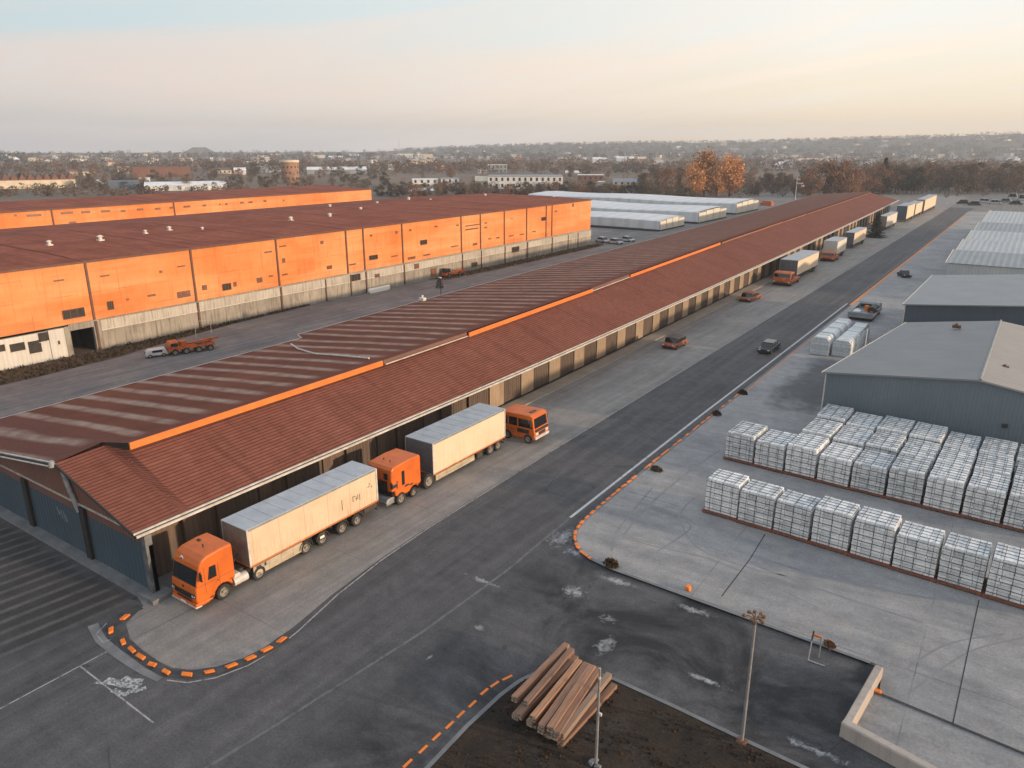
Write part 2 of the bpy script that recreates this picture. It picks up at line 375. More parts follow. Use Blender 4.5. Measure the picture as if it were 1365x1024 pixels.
M['interior'] = mat('dark_interior', (.015, .014, .013), None, rough=.9)
M['window_dark'] = mat('window_dark', (.05, .04, .035), (.025, .022, .02), 1.2, .25)
M['window_brown'] = mat('window_brown', (.2, .09, .05), (.12, .05, .03), 1.4, .35)
M['vent'] = mat('roof_vent_white', (.7, .66, .6), (.45, .4, .36), 2, .5)
def block_mat(name, a, b_, gap):
    m, nt, b = new_mat(name); P = coords(nt, 'object')
    g = nt.new('ShaderNodeNewGeometry').outputs['Random Per Island']
    oi = nt.new('ShaderNodeObjectInfo').outputs['Random']
    f = nt.m('ADD', nt.m('MULTIPLY', g, .75), nt.m('MULTIPLY', nt.m('SUBTRACT', oi, .5), .5), clamp=True)
    f = nt.m('ADD', f, nt.m('MULTIPLY', nt.m('SUBTRACT', nt.noise(P, 2.2, 6, .7), .5), 1.1), clamp=True)
    col = nt.mix(f, a, b_)
    z = nt.xyz(P)[2]
    d = nt.rng(nt.noise(nt.vm('MULTIPLY', P, (3, 3, .6)), 1.2, 6, .7), .52, .72)
    col = nt.mix(nt.m('MULTIPLY', d, .55), col, gap)
    nt._set(b.inputs['Base Color'], col); b.inputs['Roughness'].default_value = .4
    bump(nt, b, nt.noise(P, 7, 6, .7), .5, .05)
    return m
M['blocks'] = block_mat('wrapped_blocks', (.86, .87, .87), (.42, .45, .47), (.1, .12, .14))
M['block_core'] = mat('block_core', (.03, .035, .04), None, rough=.8)
M['pallet'] = mat('red_pallet', (.24, .085, .05), (.13, .06, .045), 3, .85)
M['bundle'] = block_mat('wrapped_bundle', (.7, .73, .74), (.4, .43, .45), (.16, .18, .2))
M['strap'] = mat('black_strap', (.02, .02, .022), None, rough=.6)
def wood(name, a, b_):
    m, nt, b = new_mat(name); P = coords(nt, 'object')
    g = nt.noise(nt.vm('MULTIPLY', P, (7, .5, 7)), 1, 7, .65)
    r = nt.new('ShaderNodeObjectInfo').outputs['Random']
    col = nt.mix(nt.rng(g, .35, .7), a, b_)
    col = nt.mix(1, col, nt.mix(r, (.5, .5, .54), (1.25, 1.15, 1.0)), 'MULTIPLY')
    r2 = nt.m('FRACT', nt.m('MULTIPLY', r, 7.31)); col = nt.mix(nt.rng(r2, .35, .9, 0, .55), col, (.3, .25, .2)); st_ = nt.rng(nt.noise(nt.vm('ADD', P, (3, 1, 0)), 1.6, 6, .7), .55, .7); col = nt.mix(nt.m('MULTIPLY', st_, .6), col, (.12, .07, .05))
    nt._set(b.inputs['Base Color'], col); b.inputs['Roughness'].default_value = .8
    bump(nt, b, g, .5, .02)
    return m
M['wood'] = wood('weathered_timber', (.4, .235, .155), (.2, .1, .065))
M['wood_end'] = mat('sawn_end', (.42, .33, .25), (.07, .055, .045), 9, .9, lo=.4, hi=.6)
def leaf(name, a, b_, rnd=.25):
    m, nt, b = new_mat(name)
    P = coords(nt, 'object')
    g = nt.new('ShaderNodeNewGeometry').outputs['Random Per Island']
    oi = nt.new('ShaderNodeObjectInfo').outputs['Random']
    col = nt.mix(g, a, b_)
    col = nt.mix(1, col, nt.mix(oi, (1-rnd, 1-rnd, 1-rnd*.8), (1+rnd, 1+rnd*.8, 1+rnd*.6)), 'MULTIPLY')
    nt._set(b.inputs['Base Color'], col); b.inputs['Roughness'].default_value = .85; b.inputs['Specular IOR Level'].default_value = .1
    return m
M['leaf_brown'] = leaf('leaf_brown', (.11, .078, .056), (.23, .165, .115))
M['leaf_orange'] = leaf('leaf_orange', (.34, .15, .055), (.55, .3, .12))
M['leaf_rust'] = leaf('leaf_rust', (.15, .08, .048), (.3, .165, .095))
M['leaf_olive'] = leaf('leaf_olive', (.06, .052, .036), (.13, .1, .065))
M['leaf_dark'] = leaf('leaf_dark', (.02, .025, .02), (.045, .048, .035))
M['bark'] = mat('bark', (.05, .035, .027), (.09, .065, .05), 3, .9)
M['dry_bush'] = leaf('dry_bush_leaf', (.045, .032, .018), (.14, .085, .04))

# ------------------------------------------------------------------ mesh builder
class MB:
    def __init__(s): s.v = []; s.f = []; s.mi = []; s.uv = {}; s.sm = set()
    def add(s, vs, fs, mi=0, uvs=None, smooth=False):
        o = len(s.v); s.v.extend([tuple(v) for v in vs])
        for i, f in enumerate(fs):
            if uvs: s.uv[len(s.f)] = uvs[i]
            if smooth: s.sm.add(len(s.f))
            s.f.append([o+k for k in f]); s.mi.append(mi)
        return s
    def box(s, x0, x1, y0, y1, z0, z1, mi=0, bev=0, seg=2, mtx=None):
        if bev or mtx is not None:
            bm = bmesh.new(); bmesh.ops.create_cube(bm, size=1)
            for v in bm.verts: v.co = Vector(((x0+x1)/2+v.co.x*(x1-x0), (y0+y1)/2+v.co.y*(y1-y0), (z0+z1)/2+v.co.z*(z1-z0)))
            if bev: bmesh.ops.bevel(bm, geom=bm.edges[:], offset=bev, segments=seg, affect='EDGES', profile=.5)
            return s.bm(bm, mi, mtx)
        s.add([(x0,y0,z0),(x1,y0,z0),(x1,y1,z0),(x0,y1,z0),(x0,y0,z1),(x1,y0,z1),(x1,y1,z1),(x0,y1,z1)],
              [(0,3,2,1),(4,5,6,7),(0,1,5,4),(1,2,6,5),(2,3,7,6),(3,0,4,7)], mi); return s
    def bm(s, bm, mi=0, mtx=None, smooth=False):
        bm.verts.index_update()
        if mtx is not None: bmesh.ops.transform(bm, matrix=mtx, verts=bm.verts)
        s.add([v.co[:] for v in bm.verts], [[v.index for v in f.verts] for f in bm.faces], mi, None, smooth); bm.free(); return s
    def prism(s, poly, axis, a, b, mi=0, bev=0, seg=2):
        """poly: list of 2-d points in the plane normal to axis; extruded from a to b"""
        def P(p, t): return {'x': (t, p[0], p[1]), 'y': (p[0], t, p[1]), 'z': (p[0], p[1], t)}[axis]
        bm = bmesh.new(); n = len(poly)
        va = [bm.verts.new(P(p, a)) for p in poly]; vb = [bm.verts.new(P(p, b)) for p in poly]
        fa = bm.faces.new(va); fb = bm.faces.new(vb[::-1])
        for i in range(n): bm.faces.new((va[i], vb[i], vb[(i+1) % n], va[(i+1) % n]))
        bmesh.ops.recalc_face_normals(bm, faces=bm.faces[:])
        if bev:
            es = [e for e in bm.edges if (fa in e.link_faces or fb in e.link_faces)]
            bmesh.ops.bevel(bm, geom=es, offset=bev, segments=seg, affect='EDGES', profile=.5)
        return s.bm(bm, mi)
    def cyl(s, p0, p1, r0, r1=None, n=12, mi=0, cap=True, smooth=True):
        r1 = r0 if r1 is None else r1; p0 = Vector(p0); p1 = Vector(p1); d = (p1-p0).normalized()
        a = d.orthogonal().normalized(); b = d.cross(a)
        vs = [p0+(a*cos(2*pi*i/n)+b*sin(2*pi*i/n))*r0 for i in range(n)]+[p1+(a*cos(2*pi*i/n)+b*sin(2*pi*i/n))*r1 for i in range(n)]
        s.add(vs, [(i, (i+1) % n, n+(i+1) % n, n+i) for i in range(n)], mi, None, smooth)
        if cap: s.add(vs, [tuple(range(n))[::-1], tuple(range(n, 2*n))], mi)
        return s
    def tube(s, pts, r, n=6, mi=0):
        for a, b in zip(pts[:-1], pts[1:]): s.cyl(a, b, r, r, n, mi)
        return s
    def poly(s, pts, z=None, mi=0):
        if z is not None: pts = [(p[0], p[1], z) for p in pts]
        s.add(pts, [tuple(range(len(pts)))], mi); return s
    def loft(s, rows, us, mi=0, vacc=True):
        """rows: list of polylines (same count) ; uv: u=us[i], v=arc length along the row"""
        acc = []
        for r in rows:
            a = [0]
            for p, q in zip(r[:-1], r[1:]): a.append(a[-1]+math.dist(p, q))
            acc.append(a)
        for i in range(len(rows)-1):
            for j in range(len(rows[i])-1):
                s.add([rows[i][j], rows[i+1][j], rows[i+1][j+1], rows[i][j+1]], [(0, 1, 2, 3)], mi,
                      [[(us[i], acc[i][j]), (us[i+1], acc[i+1][j]), (us[i+1], acc[i+1][j+1]), (us[i], acc[i][j+1])]])
        return s
    def strip(s, pts, w, z, mi=0):
        """flat ribbon along a 2-d polyline"""
        L = []; R = []
        for i, p in enumerate(pts):
            a = pts[max(i-1, 0)]; b = pts[min(i+1, len(pts)-1)]
            d = Vector((b[0]-a[0], b[1]-a[1])).normalized(); n = Vector((-d.y, d.x))*w/2
            L.append((p[0]+n.x, p[1]+n.y, z)); R.append((p[0]-n.x, p[1]-n.y, z))
        for i in range(len(pts)-1): s.add([R[i], R[i+1], L[i+1], L[i]], [(0, 1, 2, 3)], mi)
        return s
    def mesh(s, name, mats):
        me = bpy.data.meshes.new(name); me.from_pydata(s.v, [], s.f)
        for m in (mats if isinstance(mats, (list, tuple)) else [mats]): me.materials.append(M[m] if isinstance(m, str) else m)
        if any(s.mi): me.polygons.foreach_set('material_index', s.mi)
        if s.uv:
            ul = me.uv_layers.new(name='UVMap')
            for p in me.polygons:
                u = s.uv.get(p.index)
                if u:
                    for k, li in enumerate(p.loop_indices): ul.data[li].uv = u[k]
        for i in s.sm: me.polygons[i].use_smooth = True
        me.update(); return me
    def build(s, name, mats, parent=None, off=(0, 0, 0)):
        if off != (0, 0, 0): s.v = [(v[0]-off[0], v[1]-off[1], v[2]-off[2]) for v in s.v]
        o = bpy.data.objects.new(name, s.mesh(name, mats)); COL.objects.link(o)
        if parent is not None: o.parent = parent
        return o

def tag(o, label, cat, group=None, kind=None):
    if label: o['label'] = label
    if cat: o['category'] = cat
    if group: o['group'] = group
    if kind: o['kind'] = kind
    return o
def thing(name, label, cat, loc=(0, 0, 0), rz=0, group=None):
    o = bpy.data.objects.new(name, None); COL.objects.link(o); o.location = loc; o.rotation_euler = (0, 0, rz)
    o.empty_display_size = .2
    return tag(o, label, cat, group)
KIDS = {}
def kids(o):
    return [c for c in bpy.data.objects if c.parent == o]
def dup(root, loc, rz=0, label=None, group=None, scale=None):
    def cp(o, par):
        c = o.copy(); COL.objects.link(c)
        if par is not None: c.parent = par
        for k in tree[o.name]: cp(k, c)
        return c
    tree = {}
    def walk(o):
        tree[o.name] = list(o.children)
        for k in o.children: walk(k)
    walk(root)
    r = cp(root, None); r.location = loc; r.rotation_euler = (0, 0, rz)
    if label: r['label'] = label
    if group: r['group'] = group
    if scale: r.scale = scale
    return r
def struct(name, mb, mats, label=None, cat=None):
    o = mb.build(name, mats); o['kind'] = 'structure'
    o['label'] = label or name.replace('_', ' '); o['category'] = cat or name.replace('_', ' ').split()[-1]
    return o
def single(mb, name, mats, label, cat, loc=(0, 0, 0), rz=0, group=None):
    o = mb.build(name, mats); o.location = loc; o.rotation_euler = (0, 0, rz)
    return tag(o, label, cat, group)
ORD = ['first', 'second', 'third', 'fourth', 'fifth', 'sixth', 'seventh', 'eighth', 'ninth', 'tenth', 'eleventh', 'twelfth', 'thirteenth', 'fourteenth', 'fifteenth', 'sixteenth', 'seventeenth', 'eighteenth']
def interp(t, tab):
    if t <= tab[0][0]: return tab[0][1]
    for (a, va), (b, vb) in zip(tab[:-1], tab[1:]):
        if t <= b: return va+(vb-va)*(t-a)/(b-a)
    return tab[-1][1]

# ================================================================== SETTING: ground, road, yards
mb = MB(); n = 96; rg = [0, 60, 200, 450, 800, 1300, 2000, 3000, 4300]
vs = [(rr*cos(2*pi*i/n), rr*sin(2*pi*i/n), -.03) for rr in rg[1:] for i in range(n)]
fs = [tuple(range(n))]
for k in range(len(rg)-2):
    for i in range(n): fs.append((k*n+i, k*n+(i+1) % n, (k+1)*n+(i+1) % n, (k+1)*n+i))
# faces must run counter-clockwise seen from above
mb.add(vs, [f if i == 0 else (f[0], f[3], f[2], f[1]) for i, f in enumerate(fs)])
def ground_mat():
    m, nt, b = new_mat('ground_fields'); P = coords(nt, 'world')
    f = nt.rng(nt.noise(P, .012, 7, .65), .35, .65)
    col = nt.mix(f, (.1, .066, .044), (.17, .12, .085))
    g = nt.rng(nt.noise(nt.vm('ADD', P, (500, 90, 0)), .004, 5, .6), .52, .66)
    col = nt.mix(g, col, (.15, .085, .055))
    g = nt.rng(nt.noise(nt.vm('ADD', P, (50, 990, 0)), .006, 5, .6), .5, .66)
    col = nt.mix(g, col, (.085, .075, .055))
    fine = nt.noise(P, .3, 8, .75)
    col = nt.mix(1, col, nt.mix(fine, (.5,)*3, (1.5,)*3), 'MULTIPLY')
    nt._set(b.inputs['Base Color'], col); b.inputs['Roughness'].default_value = .95
    return m
M['ground'] = ground_mat()
struct('ground', mb, 'ground')

mb = MB()
mb.poly([(-80, -20), (60, -20), (60, 44.6), (-80, 44.6)][:4], 0)
mb.poly([(-40, 44.6), (-20, 44.6), (-20, 52), (-26.6, 52), (-26.6, 455), (-40, 455)], 0)
struct('road', mb, 'asphalt')
mb = MB()
mb.poly([(-116, 5), (-80, 5), (-80, 44.6), (-80, 560), (-116, 560)], -.004)
mb.poly([(-80, 44.6), (-60, 44.6), (-60, 560), (-80, 560)], -.008)
struct('service_lane', mb, 'lane')
mb = MB(); mb.poly([(-160, 222), (-116, 222), (-116, 560), (-160, 560)], -.006); mb.poly([(-60, 405), (60, 405), (60, 640), (-116, 640), (-116, 560.5), (-60, 560.5)], -.009)
struct('storage_yard', mb, 'lane')

# apron in front of the warehouse, flush with the road
ap = [(-49, 23.2), (-45.9, 22.4), (-44.9, 20.6), (-43.2, 19.9), (-41.5, 19.7), (-39.7, 19.65), (-38.4, 19.75), (-37.1, 20.4), (-36.2, 21.4), (-35.6, 22.7), (-35.35, 24.2), (-35.5, 26.5), (-36.2, 30.5), (-36.8, 36), (-37.1, 42), (-37.2, 60), (-37.2, 560), (-60, 560), (-60, 405), (-55.5, 400), (-49.5, 110)]
mb = MB(); mb.poly(ap, .006); struct('apron', mb, 'apron')
# yard slab, a kerb height above the road
yl = [(-26.95, 62), (-26.85, 55), (-26.75, 51), (-26.65, 49.4), (-26.4, 48.1), (-25.9, 47.0), (-25.2, 46.1), (-24.4, 45.4), (-23.4, 44.95), (-21.5, 44.6), (-12.2, 44.25), (-3.6, 43.95)]
ys = on_z(1172, 924, .15); ye = on_z(1365, 1003, .15)
sl = (ye[1]-ys[1])/(ye[0]-ys[0])
yard = yl + [(-3.0, 43.9), (ys[0], ys[1]), (ye[0], ye[1]), (40, ye[1]+sl*(40-ye[0])), (40, 430), (-27.1, 430)]
mb = MB(); mb.prism(yard, 'z', -.02, .15)
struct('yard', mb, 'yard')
low = [(-3.9, 36.6), (40, 36.6), (40, ye[1]+sl*(40-ye[0])-.06), (ye[0], ye[1]-.06), (ys[0], ys[1]-.06), (-3.2, 43.5)]
mb = MB(); mb.prism(low, 'z', -.02, .06)
struct('lower_slab', mb, 'yard')
mb = MB(); d_ = [(ys[0]-.3, ys[1]+.02), (ys[0]+.8, ys[1]-.06), (ye[0], ye[1]-.05), (40, ye[1]+sl*(40-ye[0])-.05)]
mb.strip(d_, .1, .156); struct('drain_channel', mb, 'seam_black')
# soil island
so = [(-20.4, 10), (-20.5, 22.5), (-20.6, 26), (-20.5, 29), (-20.25, 30.6), (-19.7, 32.0), (-18.9, 32.9), (-17.6, 33.5), (-15.9, 33.75), (-12, 33.6), (-8, 33.35), (0, 33.0), (30, 32), (30, 10)]
mb = MB(); mb.poly(so[::-1], .05); so_ob = struct('soil', mb, 'soil')
mb = MB(); mb.strip([(p[0]-(.12 if i < 7 else 0), p[1]+(.12 if i >= 5 else 0)) for i, p in enumerate(so[:13])], .26, .075); struct('island_kerb', mb, 'kerb_grey')
# uneven earth clods on the island
mb = MB(); rr = random.Random(3)
for i in range(5200):
    x = rr.uniform(-20.3, 2); y = rr.uniform(21, 33.2)
    if y > 33.2+(x+16)*-.02 or (x < -19 and y > 31): continue
    s_ = rr.uniform(.03, .15)*rr.choice((.4, .5, .7, 1)); h = s_*rr.uniform(.35, 1.4)
    if sin(x*1.1+sin(y*.8)*1.5)+sin(y*1.7+x*.4) < rr.uniform(-1.2, .8): continue
    k = 5; a0 = rr.random()*6
    mb.add([(x+s_*cos(a0+2*pi*j/k)*rr.uniform(.7, 1.2), y+s_*sin(a0+2*pi*j/k)*rr.uniform(.7, 1.2), .045) for j in range(k)]+[(x+rr.uniform(-.3, .3)*s_, y, .05+h)], [(j, (j+1) % k, k) for j in range(k)])
o = mb.build('earth_clods', leaf('clods', (.012, .009, .007), (.06, .036, .02))); tag(o, 'clods and dry tufts scattered over the dark soil island', 'earth', kind='stuff')
# verge along the orange hall
mb = MB()
mb.poly([(-115.6, 10), (-108.3, 10), (-108.6, 45), (-109.5, 56), (-112.2, 68), (-114.2, 80), (-115.6, 100)], .03)
mb.poly([(-115.6, 134), (-113.4, 137), (-111.4, 150), (-111.0, 175), (-111.5, 212), (-115.6, 222), ], .03)
struct('verge', mb, 'grass')
mb = MB(); rr = random.Random(5)
for i in range(3200):
    if rr.random() < .5: y = rr.uniform(38, 98); x = rr.uniform(-115.5, interp(y, [(45, -108.7), (56, -109.6), (68, -112.3), (80, -114.3), (100, -115.5)]))
    else: y = rr.uniform(136, 216); x = rr.uniform(-115.5, -111.4)
    h = rr.uniform(.12, .5); a = rr.random()*6; w = rr.uniform(.1, .3)
    mb.add([(x-w*cos(a), y-w*sin(a), .03), (x+w*cos(a), y+w*sin(a), .03), (x+rr.uniform(-.2, .2), y+rr.uniform(-.2, .2), h)], [(0, 1, 2)])
o = mb.build('verge_grass', M['dry_bush']); tag(o, 'dry brown grass tufts along the foot of the orange hall', 'grass', kind='stuff')

# kerbs
kl = [(-45.9, 22.2), (-45.95, 20.9), (-45.3, 19.75), (-43.7, 19.45), (-41.8, 19.3), (-39.7, 19.22), (-38.25, 19.3), (-36.9, 19.95), (-35.85, 21.1), (-35.2, 22.6), (-34.95, 24.2), (-35.05, 25.6)]
mb = MB(); mb.strip(kl, .75, .03); struct('kerb_band', mb, 'kerb_dark')
mb = MB(); mb.strip([(-46.6, 19.3), (-44.6, 18.75), (-42.4, 18.62), (-40.6, 18.62), (-39.2, 18.7), (-38, 18.85)], .62, .018); struct('gutter_strip', mb, 'kerb_grey')
mb = MB()
for i in range(len(yl)-1):
    pass
mb.strip([(p[0]-.12, p[1]) if i < 6 else (p[0]-.05, p[1]-.1) for i, p in enumerate(yl)], .24, .165)
mb.strip([(-27.1, 62), (-27.1, 430)], .24, .165)
struct('yard_kerb', mb, 'kerb_grey')

def kerb_block(w, l, h, sk):
    b = MB(); b.box(-w/2, w/2, -l/2, l/2, 0, h, bev=.05, seg=2)
    b.v = [(v[0]+sk*v[2], v[1]+.05*sin(v[0]*9), v[2]) for v in b.v]; return b
kb = kerb_block(.32, .7, .15, .25)
loopc = [(-45.53, 20.9), (-44.9, 19.62), (-43.1, 19.42), (-41.9, 19.3), (-40.81, 19.24), (-39.54, 19.22), (-38.2, 19.3), (-37.0, 19.88), (-36.12, 20.78), (-35.5, 21.85), (-35.15, 22.95), (-35.0, 24.05), (-35.02, 25.2)]
proto = None
for i, c in enumerate(loopc):
    a = loopc[max(i-1, 0)]; b2 = loopc[min(i+1, len(loopc)-1)]
    rz = math.atan2(b2[1]-a[1], b2[0]-a[0])-pi/2
    if proto is None: o = proto = single(kb, 'kerb_block', 'orange_block', '', '', group='orange kerb blocks round the apron corner')
    else: o = proto.copy(); COL.objects.link(o)
    o.location = (c[0], c[1], .03); o.rotation_euler = (0, 0, rz+random.uniform(-.25, .25)); s_ = random.uniform(.8, 1.1); o.scale = (random.uniform(.85, 1.1), s_, random.uniform(.8, 1.1))
    tag(o, 'orange kerb block round the apron corner, %s counted from the warehouse' % ORD[i], 'kerb block', 'orange kerb blocks round the apron corner')
# orange blocks on the yard kerb
pts = [(-27.15, 92), (-27.15, 62), (-27.05, 55), (-26.95, 51), (-26.83, 49.4), (-26.55, 48.0), (-26.05, 46.9), (-25.3, 45.95), (-24.45, 45.25), (-23.4, 44.85)]
seg = []
for a, b2 in zip(pts[:-1], pts[1:]):
    L = math.dist(a, b2); k = max(1, int(L/.05))
    seg += [(a[0]+(b2[0]-a[0])*j/k, a[1]+(b2[1]-a[1])*j/k) for j in range(k)]
i = 0; nb = 0; rr = random.Random(9); proto = None
yb = MB(); yb.box(-.13, .13, -.5, .5, 0, .06, bev=.025, seg=1)
while i < len(seg)-4:
    near = i/len(seg)
    step = rr.uniform(.55, .95) if seg[i][1] < 62 else rr.uniform(.8, 2.2)
    j = min(i+int(step/.05), len(seg)-1)
    a, b2 = seg[i], seg[j]
    L = math.dist(a, b2)
    if proto is None: o = proto = single(yb, 'kerb_marker', 'orange_block', '', '')
    else: o = proto.copy(); COL.objects.link(o)
    o.location = ((a[0]+b2[0])/2, (a[1]+b2[1])/2, .16); o.rotation_euler = (0, 0, math.atan2(b2[1]-a[1], b2[0]-a[0])-pi/2+rr.uniform(-.05, .05)); o.scale = (rr.uniform(.8, 1.2), L, rr.uniform(.8, 1.3))
    tag(o, 'orange painted kerb segment along the rounded edge of the stack yard', 'kerb marker', 'orange painted segments on the yard kerb')
    nb += 1
    i = j+int((rr.uniform(.22, .5) if seg[j][1] < 62 else rr.uniform(.3, 2.0))/.05)

# painted markings
def marks(name, pts, w, m_, z=.012):
    b = MB(); b.strip(pts, w, z); return struct(name, b, m_)
marks('road_edge_line', [(-34.75, 22.5), (-34.62, 24.2), (-34.9, 26.4), (-35.9, 30.8), (-36.6, 36), (-36.95, 42), (-37.1, 60), (-37.15, 420)], .11, 'line_thin')
marks('road_edge_line', [(-37.6, 18.95), (-36.4, 19.5), (-35.4, 20.7), (-34.75, 22.5)], .1, 'line_thin')
marks('lane_line', [(-28.2, 50), (-28.35, 80), (-28.15, 160)], .26, 'line_white')
marks('lane_line_faint', [(-31, 8), (-29.4, 20), (-28.2, 31), (-27.9, 40), (-28.2, 50)], .2, 'line_faint')
marks('lane_line_far', [(-28.15, 160), (-27.6, 420)], .2, 'line_faint')
marks('lot_line', [(-43.3, -5), (-43.12, 12), (-43.1, 19.0)], .1, 'line_thin')
marks('lot_line', [(-43.1, 16.7), (-35.0, 16.55)], .1, 'line_thin')
marks('apron_line', [(-43.0, 19.8), (-42.75, 24.8)], .07, 'line_faint')
marks('apron_edge_paint', [(-46.0, 19.9), (-45.4, 18.9), (-44.2, 18.7), (-44.0, 19.5)], .07, 'line_thin', .022)
marks('yard_orange_line', [(-27.15, 158), (-26.9, 260), (-26.3, 400)], .55, 'line_orange', .17)
marks('yard_orange_thin', [(-26.7, 92), (-26.6, 130)], .14, 'line_orange', .17)
marks('lane_edge_line', [(-96.5, 68), (-95.5, 100), (-97.5, 140)], .14, 'line_thin', .008)
for k, (a, b2) in enumerate([((435, 660), (-1, 0))]+[((x, y), 0) for x, y in ((498, 603), (552, 552), (605, 505), (650, 462), (697, 420), (745, 370), (787, 340), (838, 314))]):
    c = on_z(400+a[0]*450/1365, 800+a[1]*224/679)
    dy = (-.0, -.0, -.0, .0, .0, .0, .03, .1, .2)[k]
    b = MB(); b.strip([(c[0]-dy*.6, c[1]-.33), (c[0]+dy*.6, c[1]+.33)], .17, .012)
    struct('orange_dash', b, 'dash_orange')
marks('orange_dash', [(-21.72, 20.6), (-21.7, 21.3)], .17, 'dash_orange')
# worn paint symbol by the lot line
b = MB()
for (x0, y0, x1, y1, w) in ((-40.6, 16.95, -38.4, 17.75, .5), (-39.9, 17.6, -38.7, 18.1, .42), (-40.9, 16.45, -39.6, 17.25, .16), (-38.6, 17.1, -38.0, 17.9, .3), (-39.4, 16.7, -38.3, 17.0, .35)):
    b.strip([(x0, y0), ((x0+x1)/2+.1, (y0+y1)/2-.08), (x1, y1)], w, .014+w*.002)
struct('paint_symbol', b, 'smear')
# tyre arcs and expansion joints in the yard
def arc(c, r0, a0, a1, sx=1., n_=26): return [(c[0]+r0*cos(a0+(a1-a0)*i/n_)*sx, c[1]+r0*sin(a0+(a1-a0)*i/n_)) for i in range(n_+1)]
rr = random.Random(12)
b = MB()
for (px, w, z) in (
    ([(860, 745), (920, 705), (905, 690), (925, 665), (960, 655)], .14, .1545), ([(905, 690), (930, 730), (1010, 760), (1100, 775)], .1, .155),
    ([(830, 715), (850, 690), (880, 660), (930, 620), (960, 600)], .22, .1555), ([(815, 735), (825, 705), (870, 650)], .18, .156),
    ([(1000, 740), (1120, 775), (1250, 800)], .3, .1545), ([(1010, 755), (1120, 795), (1230, 830)], .22, .155), ([(800, 705), (860, 725), (960, 750), (1090, 810)], .12, .1555),
    ([(1190, 905), (1260, 860), (1340, 845)], .14, .1545), ([(1210, 925), (1290, 870), (1365, 850)], .12, .155)):
    p = [on_z(x, y, .15) for x, y in px]
    q = []
    for i in range(len(p)-1):   # Catmull-Rom
        p0 = p[max(i-1, 0)]; p1 = p[i]; p2 = p[i+1]; p3 = p[min(i+2, len(p)-1)]
        for j in range(8):
            t = j/8
            q.append(tuple(.5*((2*p1[k])+(-p0[k]+p2[k])*t+(2*p0[k]-5*p1[k]+4*p2[k]-p3[k])*t*t+(-p0[k]+3*p1[k]-3*p2[k]+p3[k])*t**3) for k in (0, 1)))
    q.append(p[-1]); b.strip(q, w, z)
struct('tyre_marks', b, 'tyre_mark')
def joint(px, w=.07):
    marks('slab_joint', [on_z(x, y, .15) for x, y in px], w, 'seam_black', .158)
joint([(1020, 712), (1000, 745), (962, 795)]); joint([(1305, 800), (1290, 870), (1270, 965)], .06); joint([(838, 655), (905, 675)], .05)

# ================================================================== LONG WAREHOUSE
def bend(Y): return 0 if Y <= 70 else -4.8*((Y-70)/235)**1.4
def rise(Y): return max(0, Y-70)*.003
def xe(Y): return -46.75+bend(Y)
def ze(Y): return 4.95+rise(Y)
XF = [(27.3, -54.0), (57, -54.25), (70, -54.6), (104, -56.1), (119.5, -57.0), (181, -60.0), (305, -63.6), (400, -66.5)]
def xf(Y): return interp(Y, XF)
def zf(Y): return 7.97+rise(Y)
XL = [(27.3, -76.6), (64, -77.4), (65, -79.4), (92, -80.6), (148, -82.5), (303, -87), (400, -92)]
ZL = [(27.3, 5.75), (64, 5.8), (100, 6.0), (150, 6.15), (400, 7.2)]
wh = thing('long_warehouse', 'very long warehouse with red brown two level roof and orange fascia boards', 'warehouse', (0, 0, 0))
YS = [27.3, 29, 31, 36, 44, 55, 64, 65, 70]+[70+10*k for k in range(1, 34)]
YEND = YS[-1]
rows = [[(-56.5, 22.95, 7.75), (-51.6, 22.95, 6.36), (-46.75, 22.95, 4.95)], [(-56.5, 26.6, 7.95), (-51.6, 26.6, 6.42), (-46.75, 26.6, 4.95)]]
us = [22.95, 26.6]
for Y in YS:
    a = (xf(Y)-.9, Y, zf(Y)+.2); c = (xe(Y), Y, ze(Y))
    rows.append([a, ((a[0]+c[0])/2, Y, (a[2]+c[2])/2-.03), c]); us.append(Y)
mb = MB(); mb.loft(rows, us)
# roof thickness underside
mb.loft([[(p[0], p[1], p[2]-.16) for p in r[::-1]] for r in rows], us)
mb.add([rows[0][0], rows[0][1], rows[0][2]]+[(p[0], p[1], p[2]-.16) for p in rows[0][::-1]], [(0, 5, 4, 1), (1, 4, 3, 2)])
mb.build('lower_roof', 'roof_red', wh)
rows = [[(-56.5, 22.95, 7.75), (-66.8, 22.95, 6.2), (-79, 22.95, 4.5)], [(-56.5, 26.6, 8.22), (-66.4, 26.0, 6.9), (-76.6, 25.5, 5.5)]]
us = [0, 3.6]
for Y in YS:
    a = (xf(Y), Y, zf(Y)+.52); c = (interp(Y, XL), Y, interp(Y, ZL))
    rows.append([a, (a[0]*.55+c[0]*.45, Y, a[2]*.55+c[2]*.45+.05), c]); us.append(Y-22.9)
mb = MB(); mb.loft(rows, us)
mb.loft([[(p[0], p[1], p[2]-.14) for p in r[::-1]] for r in rows], us)
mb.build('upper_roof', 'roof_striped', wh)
mb = MB(); mb.loft([[(r[2][0]+.0, r[2][1], r[2][2]+.02), (r[2][0]-.12, r[2][1], r[2][2]+.02), (r[2][0]-.12, r[2][1], r[2][2]-.2)] for r in rows], us)
mb.build('eave_edge', 'gutter_white', wh)
mb = MB(); mb.add([(-56.5, 26.62, 7.9), (-54.0, 27.32, 7.9), (-54.0, 27.32, 8.48), (-56.5, 26.62, 8.2)], [(0, 1, 2, 3)]); mb.build('end_panel', 'gutter_dark', wh)  # near-black sheet painted as the shadow gap under the upper roof's front edge
